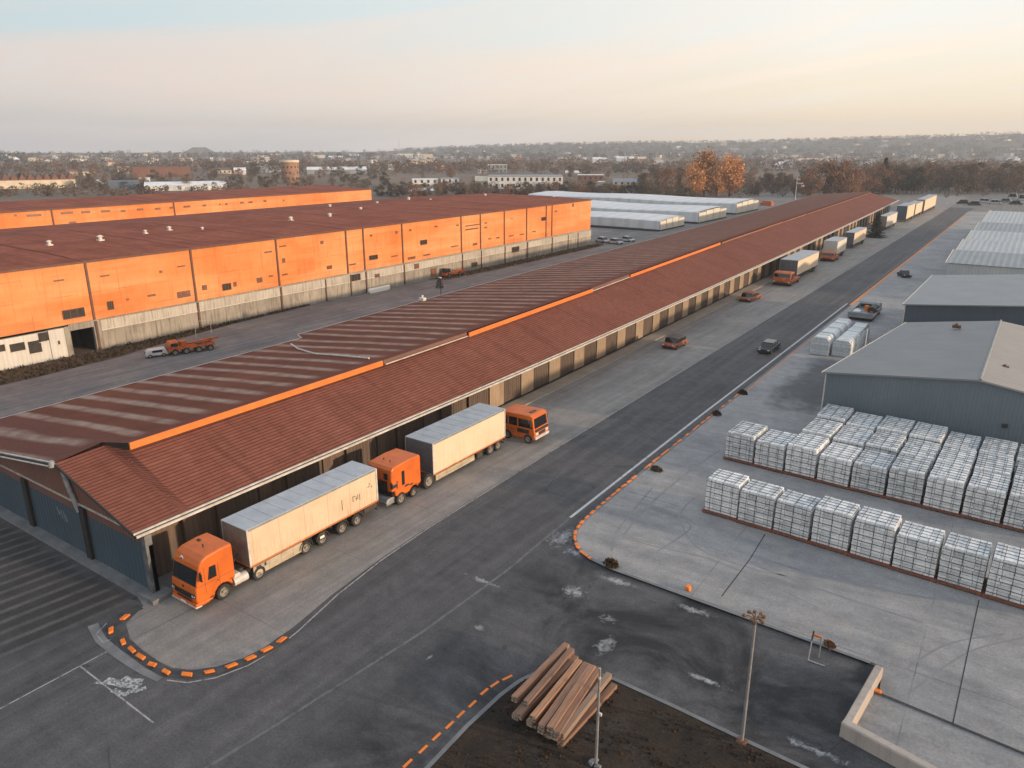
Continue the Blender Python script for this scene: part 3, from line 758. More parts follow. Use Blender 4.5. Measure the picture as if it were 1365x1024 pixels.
# fascia boards at the step between the two roofs
def fascia(y0, y1, h, m_, name='fascia', out=.05):
    ysq = [y0]+[y for y in YS if y0 < y < y1]+[y1]
    r = [[(xf(y)+out-.04, y, zf(y)+h+.03), (xf(y)+out+.12, y, zf(y)+h+.03), (xf(y)+out+.12, y, zf(y)+.0)] for y in ysq]
    b = MB(); b.loft(r, ysq)
    b.add([r[0][0], r[0][1], r[0][2], (r[0][0][0], y0, zf(y0)-.12)], [(0, 3, 2, 1)], 0, [[(0, 0)]*4]); b.add([r[-1][0], r[-1][1], r[-1][2], (r[-1][0][0], y1, zf(y1)-.12)], [(0, 1, 2, 3)])
    return b.build(name, m_, wh)
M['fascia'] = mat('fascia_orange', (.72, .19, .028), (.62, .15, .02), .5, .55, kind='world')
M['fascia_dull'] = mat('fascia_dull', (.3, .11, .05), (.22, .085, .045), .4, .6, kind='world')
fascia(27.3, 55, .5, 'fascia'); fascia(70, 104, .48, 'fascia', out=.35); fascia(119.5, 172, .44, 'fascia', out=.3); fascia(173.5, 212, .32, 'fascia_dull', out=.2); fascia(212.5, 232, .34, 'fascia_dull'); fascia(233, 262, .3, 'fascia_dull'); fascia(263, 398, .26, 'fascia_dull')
fascia(55.1, 69.9, .5, 'gable_brown', 'step_board'); fascia(104.1, 119.4, .48, 'gable_brown', 'step_board')
for y0, y1 in ((55.2, 69.8), (104.2, 119.2)):
    b = MB(); b.tube([(xf(y)+.35, y, zf(y)+.12) for y in (y0, (y0+y1)/2, y1)], .07, 6); b.build('roof_pipe', 'gutter_white', wh)
# eave gutter: pale lip, dark trough, pale lip
ysq = [22.9]+YS
for nm, x0, x1, z0, m_ in (('gutter_lip', -.02, .12, .05, 'gutter_white'), ('gutter_trough', .12, .34, -.06, 'gutter_dark'), ('gutter_lip', .34, .47, -.02, 'gutter_white')):
    b = MB(); b.loft([[(xe(y)+x0, y, ze(y)+z0), (xe(y)+x1, y, ze(y)+z0), (xe(y)+x1, y, ze(y)+z0-.16), (xe(y)+x0, y, ze(y)+z0-.16), (xe(y)+x0, y, ze(y)+z0)] for y in ysq], ysq)
    b.build(nm, m_, wh)
# bay wall
ysw = [60.5]+[y for y in YS if y > 61]
b = MB(); b.loft([[(-49.95+bend(y), y, 5.75+rise(y)), (-49.95+bend(y), y, 0)] for y in ysw], ysw); b.loft([[(-48.35, y, 5.35), (-48.35, y, 0)] for y in (23.6, 40, 60.5)], [23.6, 40, 60.5]); b.add([(-48.35, 60.5, 0), (-49.95, 60.5, 0), (-49.95, 60.5, 5.7), (-48.35, 60.5, 5.35)], [(0, 1, 2, 3)]); b.build('wall', 'wall_brown', wh)
PD = 6.75; y0 = 74.5
kmin = -7; pil = dor = None
for k in range(kmin, 48):
    ya = y0+PD*k; ym = ya+1.4
    B = bend(ym); yaw = math.atan2(-(bend(ya+5)-bend(ya)), 5)
    h = 5.5+rise(ym)
    if k < -1:
        w_ = 1.1; mm = 'wall_brown'
    else: w_ = 2.85; mm = 'pillar_tan'
    if k in (kmin, -1): pil = None
    if pil is None:
        b = MB(); b.box(-.42, 0, 0, w_, 0, 5.5); pil = o = b.build('pillar', mm, wh)
    else:
        o = pil.copy(); COL.objects.link(o); o.parent = wh
    XW = -47.95 if k <= -3 else -49.5
    o.location = (XW+B, ya, 0); o.rotation_euler = (0, 0, yaw); o.scale = (1, 1, h/5.5*(.95 if k <= -3 else 1))
    if dor is None:
        b = MB(); b.box(-.3, -.16, 2.9, 6.7, .15, 4.35); b.box(-.3, -.1, 2.86, 6.74, 4.35, 5.5)
        for q in range(9): b.box(-.17, -.13, 2.9+q*.42, 2.98+q*.42, .15, 4.3)
        dor = o = b.build('door_panel', 'door_brown', wh)
    else:
        o = dor.copy(); COL.objects.link(o); o.parent = wh
    o.location = (XW+B, ya, 0); o.rotation_euler = (0, 0, yaw); o.scale = (1, 1, h/5.5*(.95 if k <= -3 else 1))
b = MB(); b.loft([[(-49.4+bend(y), y, .12), (-47.15+bend(y)*.55, y, .12), (-47.15+bend(y)*.55, y, 0)] for y in [48]+[y for y in YS if y > 50]], [48]+[y for y in YS if y > 50]); struct('pavement', b, 'pavement')
b = MB(); b.loft([[(-49.4+bend(y), y, .2), (-49.15+bend(y), y, .2), (-49.15+bend(y), y, .1)] for y in [26]+[y for y in YS if y > 27]], [26]+[y for y in YS if y > 27]); b.build('plinth', 'gutter_dark', wh)
# far gable, back wall
b = MB(); Y = YEND-.4; b.add([(-49.9+bend(Y), Y, 0), (-49.9+bend(Y), Y, 6.4), (xf(Y), Y, zf(Y)+.5), (interp(Y, XL)+.4, Y, 6.9), (interp(Y, XL)+.4, Y, 0)], [(0, 1, 2, 3, 4)])
b.loft([[(interp(y, XL)+.6, y, 0), (interp(y, XL)+.6, y, interp(y, ZL)-.1)] for y in [24]+YS], [24]+YS); b.build('back_wall', 'wall_brown', wh)
# near gable
YG = 23.55
b = MB(); b.box(-79, -46.2, YG, YG+.3, .35, 3.95); b.build('gable_base', 'wall_brown', wh)
b = MB(); b.add([(-79, YG-.05, 3.9), (-46.3, YG-.05, 3.9), (-46.3, YG-.05, 4.78), (-51.6, YG-.05, 6.25), (-56.5, YG-.05, 7.65), (-66.8, YG-.05, 6.1), (-79, YG-.05, 4.4)], [(0, 1, 2, 3, 4, 5, 6)])
b.add([(-46.3, YG+.3, 3.9), (-46.3, YG-.05, 3.9), (-46.3, YG-.05, 4.78), (-46.3, YG+.3, 4.78)], [(0, 1, 2, 3)])
b.build('gable_wall', 'gable_brown', wh)
b = MB(); b.box(-79, -46.28, YG-.16, YG-.06, 4.62, 4.72); b.build('trim_line', 'gutter_white', wh)
px_ = [-46.75, -54.5, -63.55, -72.6]
tp = None
for i, (xa, xb) in enumerate(((-54.15, -46.75), (-63.2, -54.85), (-72.2, -63.9), (-79, -72.95))):
    b = MB(); b.box(xa, xb, YG-.06, YG-.02, .36, 3.93); o = b.build('wall_panel', 'teal', wh)
    if i == 1:   # pale scrawl on the second panel
        c = MB()
        for (x0, z0, x1, z1, w) in ((-58.9, 3.35, -58.6, 2.75, .07), (-58.3, 3.2, -58.2, 2.5, .06), (-58.45, 3.3, -57.95, 3.18, .05), (-57.9, 3.25, -57.75, 2.35, .05), (-57.6, 3.0, -57.5, 2.4, .05), (-58.7, 2.75, -58.45, 3.0, .05)):
            c.add([(x0, YG-.075, z0), (x0+w, YG-.075, z0), (x1+w, YG-.075, z1), (x1, YG-.075, z1)], [(3, 2, 1, 0)])
        c.build('scrawl', 'line_white', o)
for x in px_[1:]:
    b = MB(); b.box(x-.35, x+.35, YG-.3, YG-.03, .34, 4.55); b.build('gable_pillar', 'pillar_dark', wh)
b = MB(); b.box(-46.72, -46.2, YG-.2, YG+.3, .0, 4.75); b.build('corner_pillar', 'corner_grey', wh)
b = MB(); b.box(-48.34, -46.75, YG+.31, YG+.5, 0, 4.9); b.build('corner_wall', 'pillar_dark', wh)
b = MB(); b.tube([(-56.35, YG-.2, 7.4), (-55.9, YG-.25, 6.2), (-55.2, YG-.22, 4.7), (-54.9, YG-.2, 4.1)], .2, 8); b.build('downpipe', 'pipe_grey', wh)
for dz, w, m_ in ((.12, .1, 'gutter_white'), (.0, .2, 'gutter_dark'), (-.12, .1, 'gutter_white')):
    b = MB(); yb_ = 22.86-(.12-dz)*.8
    p = [(-56.5, yb_, 7.72+dz), (-66.8, yb_, 6.2+dz), (-79, yb_, 4.5+dz)]
    b.tube(p, .075 if m_ == 'gutter_white' else .09, 6); b.build('gable_gutter', m_, wh)
b = MB(); b.cyl((-56.5, 22.78, 7.55), (-56.5, 22.78, 8.0), .28, .2, 8); b.build('gutter_head', 'pipe_grey', wh)
b = MB(); b.tube([(-56.3, 22.9, 7.68), (-51.6, 22.9, 6.33), (-46.7, 22.9, 4.92)], .09, 6); b.build('rake_trim', 'gutter_dark', wh)
b = MB(); b.prism([(-80, 22.75), (-45.3, 22.75), (-45.3, 24.3), (-49.4, 24.6), (-49.4, 26), (-80, 26)], 'z', 0, .34)
struct('platform', b, 'kerb_grey')
# white hose lying across the upper roof
hp = []
for t in range(13):
    px, py = interp(t, [(0, 388), (3, 397), (6, 420), (9, 455), (12, 492)]), interp(t, [(0, 460), (3, 466), (6, 473), (9, 475.5), (12, 479)])
    p = None
    for z10 in range(40):
        z = 5.5+z10*.1; q = on_z(px, py, z)
        zr = interp(q[0], [(-77.6, 5.85), (-54.2, 8.5)])
        if zr <= z: break
    hp.append((q[0], q[1], z+.12))
b = MB(); b.tube(hp, .1, 6); single(b, 'hose', 'white_metal', 'pale curved hose lying across the striped upper roof of the long warehouse', 'hose')
b = MB(); b.box(-.5, .5, -.4, .4, 0, .5, bev=.06); b.cyl((0, 0, .4), (0, 0, .9), .18, .18, 8)
single(b, 'roof_unit', 'vent', 'small white unit on the left edge of the striped warehouse roof', 'roof unit', (-80.2, 91.4, 6.0))

# ================================================================== ORANGE HALLS
HX = -116.0
hall = thing('orange_hall', 'large orange hall with pale concrete base and flat brown roof beside the service lane', 'hall', (0, 0, 0))
HY0, HY1 = 8.0, 213.6; HZ = 13.85; HB = 4.6
def hz(Y): return interp(Y, [(8, 13.5), (213, 14.05)])
b = MB(); b.add([(HX, HY0, HB), (HX, HY1, HB+.4), (HX, HY1, hz(HY1)), (HX, HY0, hz(HY0))], [(0, 1, 2, 3)])
b.add([(HX, HY1, HB+.4), (-160, HY1, HB+.4), (-218, HY1, 4), (-218, HY1, 9.6), (-156, HY1, 14.2), (HX, HY1, hz(HY1))], [(0, 1, 2, 3, 4, 5)])
b.build('orange_wall', 'orange_wall', hall)
b = MB(); b.loft([[(HX+.18, y, interp(y, [(8, HB), (213, HB+.4)])), (HX+.18, y, 0)] for y in (56.9, 120, HY1+.2)], [56.9, 120, HY1+.2]); b.add([(HX, 56.9, HB), (HX+.18, 56.9, HB), (HX+.18, HY1+.2, HB+.4), (HX, HY1+.2, HB+.4)], [(0, 1, 2, 3)])
b.add([(HX+.18, HY1+.2, 0), (-218, HY1+.2, 0), (-218, HY1+.2, HB+.4), (HX+.18, HY1+.2, HB+.4)], [(0, 1, 2, 3)])
b.build('concrete_base', 'hall_concrete', hall)
b = MB(); b.box(HX+.18, HX+.24, 57.3, HY1+.1, 3.0, 4.5); b.build('base_strip', 'hall_strip', hall)
b = MB(); b.box(HX+.24, HX+.32, 57.3, HY1+.1, 2.92, 3.02); b.build('ledge', 'gutter_white', hall)
# roof with shallow folds
ry = sorted(set([HY0-.3, HY1+.3]+[HY0+2.2*i for i in range(94)]))
def fold(y):
    t = ((y-56.6) % 17.5)/17.5
    return .28*abs(t-.5)*2
b = MB(); rows = [[(HX+.35, y, hz(y)+.06), (-130, y, hz(y)+.15+fold(y)), (-156, y, hz(y)+.35+fold(y)), (-190, y, 12.0+fold(y)), (-219, y, 9.7)] for y in ry]
b.loft(rows, [y for y in ry]); b.build('roof', 'roof_red_far', hall)
b = MB(); b.loft([[(HX+.36, y, hz(y)+.07), (HX+.36, y, hz(y)-.22)] for y in ry], ry); b.build('roof_edge', 'seam_dark', hall)
seams = [56.6, 74.0, 91.6, 109.2, 114.1, 126.1, 147.4, 155.3, 165.9, 176.7, 186.9, 190.1]
for i, y in enumerate(seams):
    b = MB(); b.box(HX+.01, HX+.16, y-.16, y+.16, 4.6 if i in (3, 10) else .1, hz(y)-.2)
    if i not in (3, 10): b.box(HX+.16, HX+.4, y-.17, y+.17, .1, 4.55)
    b.build('downpipe', 'seam_dark', hall)
for x, z in ((160/3.102+380, 0), (265/3.102+380, 0), (1000/3.102+380, 0), (1165/3.102+380, 0), (1205/3.102+380, 0)):
    y = on_x(x, 360, HX)[0]; b = MB(); b.box(HX+.24, HX+.36, y-.12, y+.12, .1, 4.5); b.build('base_post', 'seam_dark', hall)
# window openings read off the wall
WA = [(285, 620, 385, 662, 'd'), (243, 487, 292, 495, 's'), (455, 466, 497, 474, 's'), (725, 445, 738, 458, 'b'), (805, 423, 842, 430, 's'), (489, 585, 515, 624, 'd'), (575, 572, 587, 582, 's'), (672, 553, 708, 564, 's'), (806, 537, 866, 570, 'b'), (919, 510, 941, 537, 'b'), (1012, 504, 1050, 536, 'd'), (1062, 496, 1075, 521, 'b'), (1168, 476, 1193, 503, 'b'), (1203, 357, 1236, 366, 's'), (1270, 331, 1302, 339, 's'), (1283, 388, 1297, 412, 'b'), (1283, 459, 1308, 469, 's'), (1223, 466, 1241, 476, 'b')]
WB = [(146, 281, 158, 297, 'b'), (351, 256, 360, 265, 'b'), (456, 241, 465, 254, 'b'), (348, 341, 382, 361, 'd'), (440, 342, 465, 349, 's'), (172, 383, 194, 401, 'b'), (265, 376, 293, 384, 's'), (512, 234, 522, 243, 'b'), (618, 219, 630, 227, 'b'), (708, 214, 717, 222, 'b'), (559, 278, 586, 299, 'd'), (686, 302, 716, 308, 's'), (508, 347, 538, 360, 'b'), (572, 337, 600, 344, 's'), (746, 215, 804, 221, 's'), (746, 230, 798, 237, 's'), (825, 206, 835, 212, 'b'), (825, 224, 835, 231, 'b'), (840, 271, 852, 277, 's'), (873, 266, 887, 273, 's'), (776, 291, 794, 302, 'b'), (925, 259, 943, 265, 's'), (970, 253, 987, 259, 's'), (1022, 241, 1036, 247, 's'), (1060, 184, 1078, 199, 'd'), (932, 187, 942, 191, 's'), (1115, 157, 1124, 164, 'b'), (1188, 126, 1194, 144, 's'),
      (271, 418, 307, 449, 'd'), (367, 417, 387, 434, 'b'), (935, 305, 964, 330, 'd'), (769, 370, 791, 389, 'd'), (601, 392, 622, 430, 'b'), (531, 374, 550, 400, 'b')]
for (x0, y0, x1, y1, k), (sx, ox, oy) in [(w, (3.4125, 0, 230)) for w in WA]+[(w, (3.102, 380, 230)) for w in WB]:
    xm, ym = (x0+x1)/2/sx+ox, (y0+y1)/2/sx+oy
    Y, Z = on_x(xm, ym, HX)
    ya = on_x(x0/sx+ox, ym, HX)[0]; yb = on_x(x1/sx+ox, ym, HX)[0]
    hh = max(.18, (y1-y0)/sx*.001*math.hypot(HX, Y)*.92)*(.8 if k == 's' else .85); ww = max(.4, yb-ya)
    f = HX+(.26 if Z < 4.7 else .015)
    b = MB(); b.box(f, f+.06, Y-ww/2, Y+ww/2, Z-hh/2, Z+hh/2)
    o = b.build('window' if k != 's' else 'wall_slot', {'d': 'window_dark', 'b': 'window_brown', 's': 'window_brown'}[k], hall)
    if k == 'd':
        c = MB(); g = .09
        c.box(f+.06, f+.1, Y-ww/2, Y+ww/2, Z+hh/2-.02, Z+hh/2+g); c.box(f+.06, f+.1, Y-ww/2, Y+ww/2, Z-hh/2-g, Z-hh/2+.02)
        for q in range(4): yy = Y-ww/2+q*ww/3; c.box(f+.06, f+.1, yy-.05, yy+.05, Z-hh/2, Z+hh/2)
        c.build('window_frame', 'seam_dark', o)
# ground-floor corner with white panels, loading bay
b = MB(); b.box(HX-.6, HX+.02, HY0, 49.7, 0, 4.3); b.box(HX-.6, HX+.2, 49.7, 52.6, 0, 4.4); b.build('corner_base', 'white_panel', hall)
b = MB(); b.box(HX+.02, HX+.22, 52.6, 56.9, 3.75, 4.75); b.box(HX+.0, HX+.26, 51.9, 52.7, 0, 4.5); b.box(HX-.3, HX+.26, 56.2, 56.9, 0, 3.75); b.build('bay_frame', 'hall_concrete', hall)
b = MB(); b.box(HX-5, HX-4.9, 52.6, 56.4, 0, 4); b.box(HX-5, HX, 52.55, 52.6, 0, 4); b.box(HX-5, HX, 56.3, 56.4, 0, 4); b.box(HX-5, HX, 52.6, 56.3, 3.9, 4); b.build('loading_bay', 'interior', hall)
for (x0, y0, x1, y1) in ((185, 725, 250, 762), (138, 768, 180, 818), (55, 778, 103, 810), (0, 785, 18, 812), (262, 765, 268, 780)):
    Y, Z = on_x((x0+x1)/2/3.4125, (y0+y1)/2/3.4125+230, HX); ww = (x1-x0)/3.4125*.12*1.15; hh = (y1-y0)/3.4125*.12
    f = HX+(.2 if Y > 49.7 else .02)
    b = MB(); b.box(f, f+.07, Y-ww/2, Y+ww/2, Z-hh/2, Z+hh/2); o = b.build('window', 'window_dark', hall)
    c = MB(); c.box(f+.07, f+.1, Y-ww/2-.06, Y+ww/2+.06, Z-hh/2-.08, Z-hh/2); c.build('sill', 'gutter_white', o)
rv = MB(); rv.cyl((0, 0, 0), (0, 0, .6), .3, .26, 10); rv.cyl((0, 0, .6), (0, 0, .85), .5, .15, 10); rv.box(-.5, .5, -.4, .4, -.2, .15)
rvo = None
for (x, y) in ((66, 327), (134, 321), (194, 311.5), (226, 307.5), (270, 307), (388, 294.5), (440, 290), (481, 281), (545, 267.5), (574, 268.5), (647, 262.5), (440, 277), (503, 273), (738, 264.5)):
    q = on_z(x, y, 14.1)
    z = 14.0 if q[0] > -160 else 12.6
    q = on_z(x, y, z)
    if rvo is None: o = rvo = rv.build('roof_vent', 'vent', hall)
    else: o = rvo.copy(); COL.objects.link(o); o.parent = hall
    s_ = random.uniform(.7, 1.25); o.location = (q[0], q[1], z+.05); o.scale = (s_, s_*1.1, s_)
# hall behind
rh = thing('rear_orange_hall', 'lower orange hall with brown roof standing behind the large orange hall', 'hall')
RX = -218.6; RY1 = 221
b = MB(); b.add([(RX, 20, 8), (RX, RY1, 8), (RX, RY1, 13.9), (RX, 20, 13.9)], [(0, 1, 2, 3)]); b.add([(RX, RY1, 0), (-275, RY1, 0), (-275, RY1, 12.4), (-247, RY1, 14.6), (RX, RY1, 13.9)], [(0, 1, 2, 3, 4)]); b.build('orange_wall', 'orange_wall', rh)
b = MB(); b.loft([[(RX+.3, y, 13.95), (-247, y, 14.75), (-276, y, 12.4)] for y in (19.5, 120, RY1+.4)], [0, 100, 200]); b.build('roof', 'roof_red_far', rh)
b = MB(); b.loft([[(RX+.31, y, 13.97), (RX+.31, y, 13.65)] for y in (19.5, RY1+.4)], [0, 1]); b.build('roof_edge', 'seam_dark', rh)
for (x, y, w) in ((70, 195, 10), (155, 195, 56), (305, 184, 50), (390, 180, 38), (480, 176, 40), (560, 175, 22), (637, 168, 30), (717, 165, 28), (782, 160, 24), (850, 155, 36), (930, 150, 18), (1000, 145, 8), (1030, 144, 14), (1100, 137, 20), (1140, 135, 26), (1205, 130, 18), (1290, 127, 8), (330, 228, 28)):
    Y, Z = on_x(x/3.4125, y/3.4125+230, RX); ww = w/3.4125*.22
    b = MB(); b.box(RX, RX+.08, Y-ww/2, Y+ww/2, Z-.3, Z+.3); b.build('wall_slot', 'window_brown', rh)
for px in (69, 233): 
    Y = on_x(px, 285, RX)[0]; b = MB(); b.box(RX, RX+.2, Y-.18, Y+.18, 8.5, 13.6); b.build('downpipe', 'seam_dark', rh)
# slab, small things along the lane
b = MB(); b.box(-.25, .25, -3.2, 3.2, 0, 1.0, bev=.03); b.box(-.4, .25, -3.2, -2.9, 0, .3); b.box(-.4, .25, 2.9, 3.2, 0, .3)
single(b, 'concrete_slab', 'plate', 'long white panel leaning upright at the foot of the orange hall', 'slab', (-114.6, 116.6, 0))

# ================================================================== GREY SHEDS
def gable_shed(name, label, x0, x1, ya, yb, zl, zr, xr, xrb, zrr, wall, roof, x0b=None, roof2=None):
    """gable facing -Y: left eave x0 at ya .. x0b at yb, ridge xr .. xrb, right eave x1"""
    x0b = x0 if x0b is None else x0b
    t = thing(name, label, 'shed')
    b = MB(); b.add([(x0, ya, 0), (x1, ya, 0), (x1, ya, zrr), (xr, ya, zr), (x0, ya, zl)], [(0, 1, 2, 3, 4)]); b.add([(x0, ya, 0), (x0, ya, zl), (x0b, yb, zl), (x0b, yb, 0)], [(0, 1, 2, 3)])
    b.add([(x0b, yb, 0), (x0b, yb, zl), (xrb, yb, zr), (x1, yb, zrr), (x1, yb, 0)], [(0, 1, 2, 3, 4)]); b.add([(x1, ya, 0), (x1, yb, 0), (x1, yb, zrr), (x1, ya, zrr)], [(0, 1, 2, 3)])
    b.build('wall', wall, t)
    o = .35; sl_ = (zr-zl)/(xr-x0); sr = (zrr-zr)/(x1-xr)
    def slope(pts, nm, r):
        b = MB(); K = 24
        A, B2, C_, D = pts  # eave near, ridge near, ridge far, eave far
        L = math.dist(A, D); W = math.dist(A, B2)
        b.add([A, B2, C_, D], [(0, 1, 2, 3)], 0, [[(0, 0), (0, W), (L, W), (L, 0)]])
        dn = [(p[0], p[1], p[2]-.18) for p in pts]
        b.add(dn, [(3, 2, 1, 0)]); b.add([A, B2, dn[1], dn[0]], [(0, 3, 2, 1)]); b.add([A, D, dn[3], dn[0]], [(0, 1, 2, 3)])
        b.build(nm, r, t)
    slope([(x0-o, ya-o, zl-sl_*o+.1), (xr, ya-o, zr+.1), (xrb, yb+o, zr+.1), (x0b-o, yb+o, zl-sl_*o+.1)], 'roof_slope', roof)
    b = MB(); b.add([(xr, ya-o, zr+.1), (x1+o, ya-o, zrr+sr*o+.1), (x1+o, yb+o, zrr+sr*o+.1), (xrb, yb+o, zr+.1)], [(0, 1, 2, 3)], 0, [[(0, 0), (0, x1-xr), (yb-ya, x1-xr), (yb-ya, 0)]])
    b.add([(xr, ya-o, zr+.1), (x1+o, ya-o, zrr+sr*o+.1), (x1+o, ya-o, zrr+sr*o-.08), (xr, ya-o, zr-.08)], [(0, 3, 2, 1)]); b.build('roof_slope', roof2 or roof, t)
    b = MB(); b.tube([(xr, ya-o, zr+.13), (xrb, yb+o, zr+.13)], .14, 6); b.build('ridge_cap', 'grey_metal', t)
    b = MB(); b.tube([(x0-o, ya-o, zl-sl_*o+.05), (x0b-o, yb+o, zl-sl_*o+.05)], .09, 6); b.build('eave_gutter', 'gutter_white', t)
    b = MB(); b.box(x0-.02, x0+.12, ya-.06, ya+.0, 0, zl-.1); b.build('corner_trim', 'gutter_white', t)
    return t
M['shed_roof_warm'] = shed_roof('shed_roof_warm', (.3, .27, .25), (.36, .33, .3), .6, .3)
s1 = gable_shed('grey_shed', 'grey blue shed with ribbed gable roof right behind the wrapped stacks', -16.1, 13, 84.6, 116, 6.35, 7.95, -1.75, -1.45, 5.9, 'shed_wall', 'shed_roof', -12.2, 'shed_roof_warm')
b = MB(); b.box(-.5, .5, -.35, .35, -.05, .3, bev=.05); b.cyl((0, 0, .2), (0, 0, .5), .25, .2, 8); o = b.build('roof_vent', 'seam_dark', s1); q = on_z(1275, 437, 7.7); o.location = (q[0], q[1], 7.75)
b = MB(); b.box(-.4, .4, -.3, .3, -.05, .35, bev=.05); b.cyl((0, 0, .2), (0, 0, .5), .2, .15, 8); o = b.build('roof_vent', 'seam_dark', s1); q = on_z(1339, 491, 7.6); o.location = (q[0], q[1], 7.5)
q = on_z(1335, 566, 3.0)
b = MB(); b.box(-.25, .25, 0, .3, 0, .35, bev=.05); o = b.build('wall_lamp', 'black', s1); o.location = (1.0, 84.25, 3.6)
s2 = gable_shed('grey_shed', 'plain pale roofed shed with dark blue wall, second shed along the right side', -14.2, 22, 127.5, 160, 6.9, 8.9, 6, 6, 7.2, 'shed_wall_dark', 'shed_roof_plain', -13.8)
# row of narrow sheds with alternating roofs, one long building each
cuts = [(180, 'trans'), (197, 'mid'), (222, 'light'), (248, 'light'), (277, 'mid'), (305, 'light'), (336, None)]
tones = [('shed_roof_mid', 'dull grey roofed shed with a pale translucent front wall, nearest of the shed row'), ('shed_roof_light', 'pale streaked roof shed just beyond the grey one with the translucent front'), ('shed_roof_light', 'pale roofed shed in the middle of the shed row, next to another pale roof'), ('shed_roof_mid', 'grey roofed shed in the far half of the shed row'), ('shed_roof_light', 'pale roofed shed at the far end of the shed row')]
prev = 180.0
for i, (yb_, (rm, lab)) in enumerate(zip((199, 224, 250, 279, 336), tones)):
    ya_ = prev+.4; t = thing('row_shed', lab, 'shed', group='low sheds in a row on the far right')
    za = 7.1; zb = 8.1
    b = MB(); b.box(-13.4, 34, ya_, yb_, 0, 6.8); b.build('wall', 'shed_trans' if i == 0 else 'shed_wall', t)
    ymid = ya_+(yb_-ya_)*.75
    b = MB(); b.loft([[(x, ya_-.3, za-.2), (x, ymid, zb), (x, yb_+.1, za)] for x in (-13.9, 10, 34.5)], [0, 24, 48])
    b.v = [v for v in b.v]; b.build('roof', rm, t)
    b = MB(); b.add([(-13.42, ya_, 6.7), (-13.42, yb_, 6.7), (-13.42, yb_, za-.05), (-13.42, ymid, zb-.05), (-13.42, ya_, za-.2)], [(4, 3, 2, 1, 0)]); b.build('gable', 'shed_wall', t)
    b = MB(); b.tube([(-13.9, ya_-.3, za-.2), (-13.9, ymid, zb), (-13.9, yb_+.1, za)], .1, 5); b.build('trim', 'gutter_white', t)
    prev = yb_
b = MB(); b.prism([(0, 0), (1.7, 0), (1.7, 1.9), (.6, 2.6), (0, 2.4)], 'y', 0, 3.2, bev=.05); single(b, 'grey_container', 'shed_wall_dark', 'small dark grey lean-to box at the corner of the pale fronted shed', 'box', (-15.4, 178.2, .15))
b = MB(); b.prism([(-1.6, 0), (1.6, 0), (1.3, .6), (.5, 1.4), (-.3, 1.6), (-1.2, .9)], 'y', 0, 4.5, bev=.2); single(b, 'rubble_pile', 'kerb_grey', 'grey covered heap against the corner of the dark blue shed', 'heap', (-15.4, 124, .1))

# ================================================================== WHITE STORAGE TUNNELS behind the orange hall
def tunnel(label, y0, y1, xr, xl, h, k):
    t = thing('storage_hall', label, 'storage hall', group='white membrane halls beyond the orange hall')
    prof = [(y0, .6), (y0, h*.9), (y0+.04*(y1-y0), h*.97), (y0+.25*(y1-y0), h*1.02), (y0+.6*(y1-y0), h*1.08), (y0+.95*(y1-y0), h*1.0), (y1, h*.93), (y1, .6)]
    xs = [xr-(xr-xl)*i/12 for i in range(13)]
    b = MB(); b.loft([[(x, p[0]+(xr-x)*.05, p[1]+.25*sin((xr-x)*.09+k)*(.2+p[1]/h*.8)) for p in prof] for x in xs], [xr-x for x in xs])
    b.build('membrane', 'membrane', t)
    b = MB(); b.add([(xl, p[0]+(xr-xl)*.05, p[1]) for p in prof], [tuple(range(8))]); b.build('end_wall', 'end_panel', t)
    n_ = 4; W = (y1-y0)/n_
    b = MB(); b.add([(xr-.05, p[0], p[1]) for p in prof], [tuple(range(8))[::-1]]); b.build('end_frame', 'grey_metal', t)
    for j in range(n_):
        b = MB(); ya = y0+W*j+.25; yb = y0+W*(j+1)-.25; za = interp(ya, prof[2:6]) if 0 < j < n_-1 else h*.92
        b.box(xr-.04, xr+.25, ya, yb, .5, za-.1, bev=.05); b.build('end_panel', 'end_panel', t)
    b = MB(); b.box(xl, xr+.1, y0-.6, y1+.6, -.02, .5); b.build('base', 'gutter_dark', t)
    return t
tunnel('white membrane hall nearest the end of the orange hall, lowest of the row', 262.6, 286, -113.8, -182, 4.0, 0)
tunnel('white membrane hall in the middle of the three pale tunnels', 298, 331, -112.6, -196, 4.7, 1.3)
tunnel('white membrane hall farthest back of the three pale tunnels', 349, 382, -114.2, -232, 5.2, 2.2)

# ================================================================== WRAPPED BLOCK STACKS
def stack_mesh(w, d, h, seed, nl=9, nx=5, ny=4):
    """shell of individually wrapped blocks, a little uneven, rounded top edges"""
    r = random.Random(seed); b = MB(); lh = (h-.26)/nl; g = .03
    xs = [-w/2]; [xs.append(xs[-1]+w/nx) for _ in range(nx)]
    for k in range(nl):
        z0 = .26+k*lh; z1 = z0+lh-g
        top = k == nl-1
        ins = .05 if top else 0
        off = r.uniform(-.03, .03)
        hx = w/2-ins; hy = d/2-ins
        cx = sorted([-hx]+[-hx+2*hx*(j+r.uniform(-.08, .08))/nx for j in range(1, nx)]+[hx])
        cy = sorted([-hy]+[-hy+2*hy*(j+r.uniform(-.08, .08))/ny for j in range(1, ny)]+[hy])
        for i in range(nx):
            for j in range(ny):
                if not top and 0 < i < nx-1 and 0 < j < ny-1: continue
                jz = r.uniform(-.015, .02) if top else 0
                ex = r.uniform(0, .03)
                x0, x1, y0_, y1_ = cx[i]+g/2, cx[i+1]-g/2, cy[j]+g/2, cy[j+1]-g/2
                if i == 0: x0 += ex
                if i == nx-1: x1 -= ex
                if j == 0: y0_ += ex
                if j == ny-1: y1_ -= ex
                b.box(x0+off*.3, x1+off*.3, y0_, y1_, z0, z1+jz)
    return b
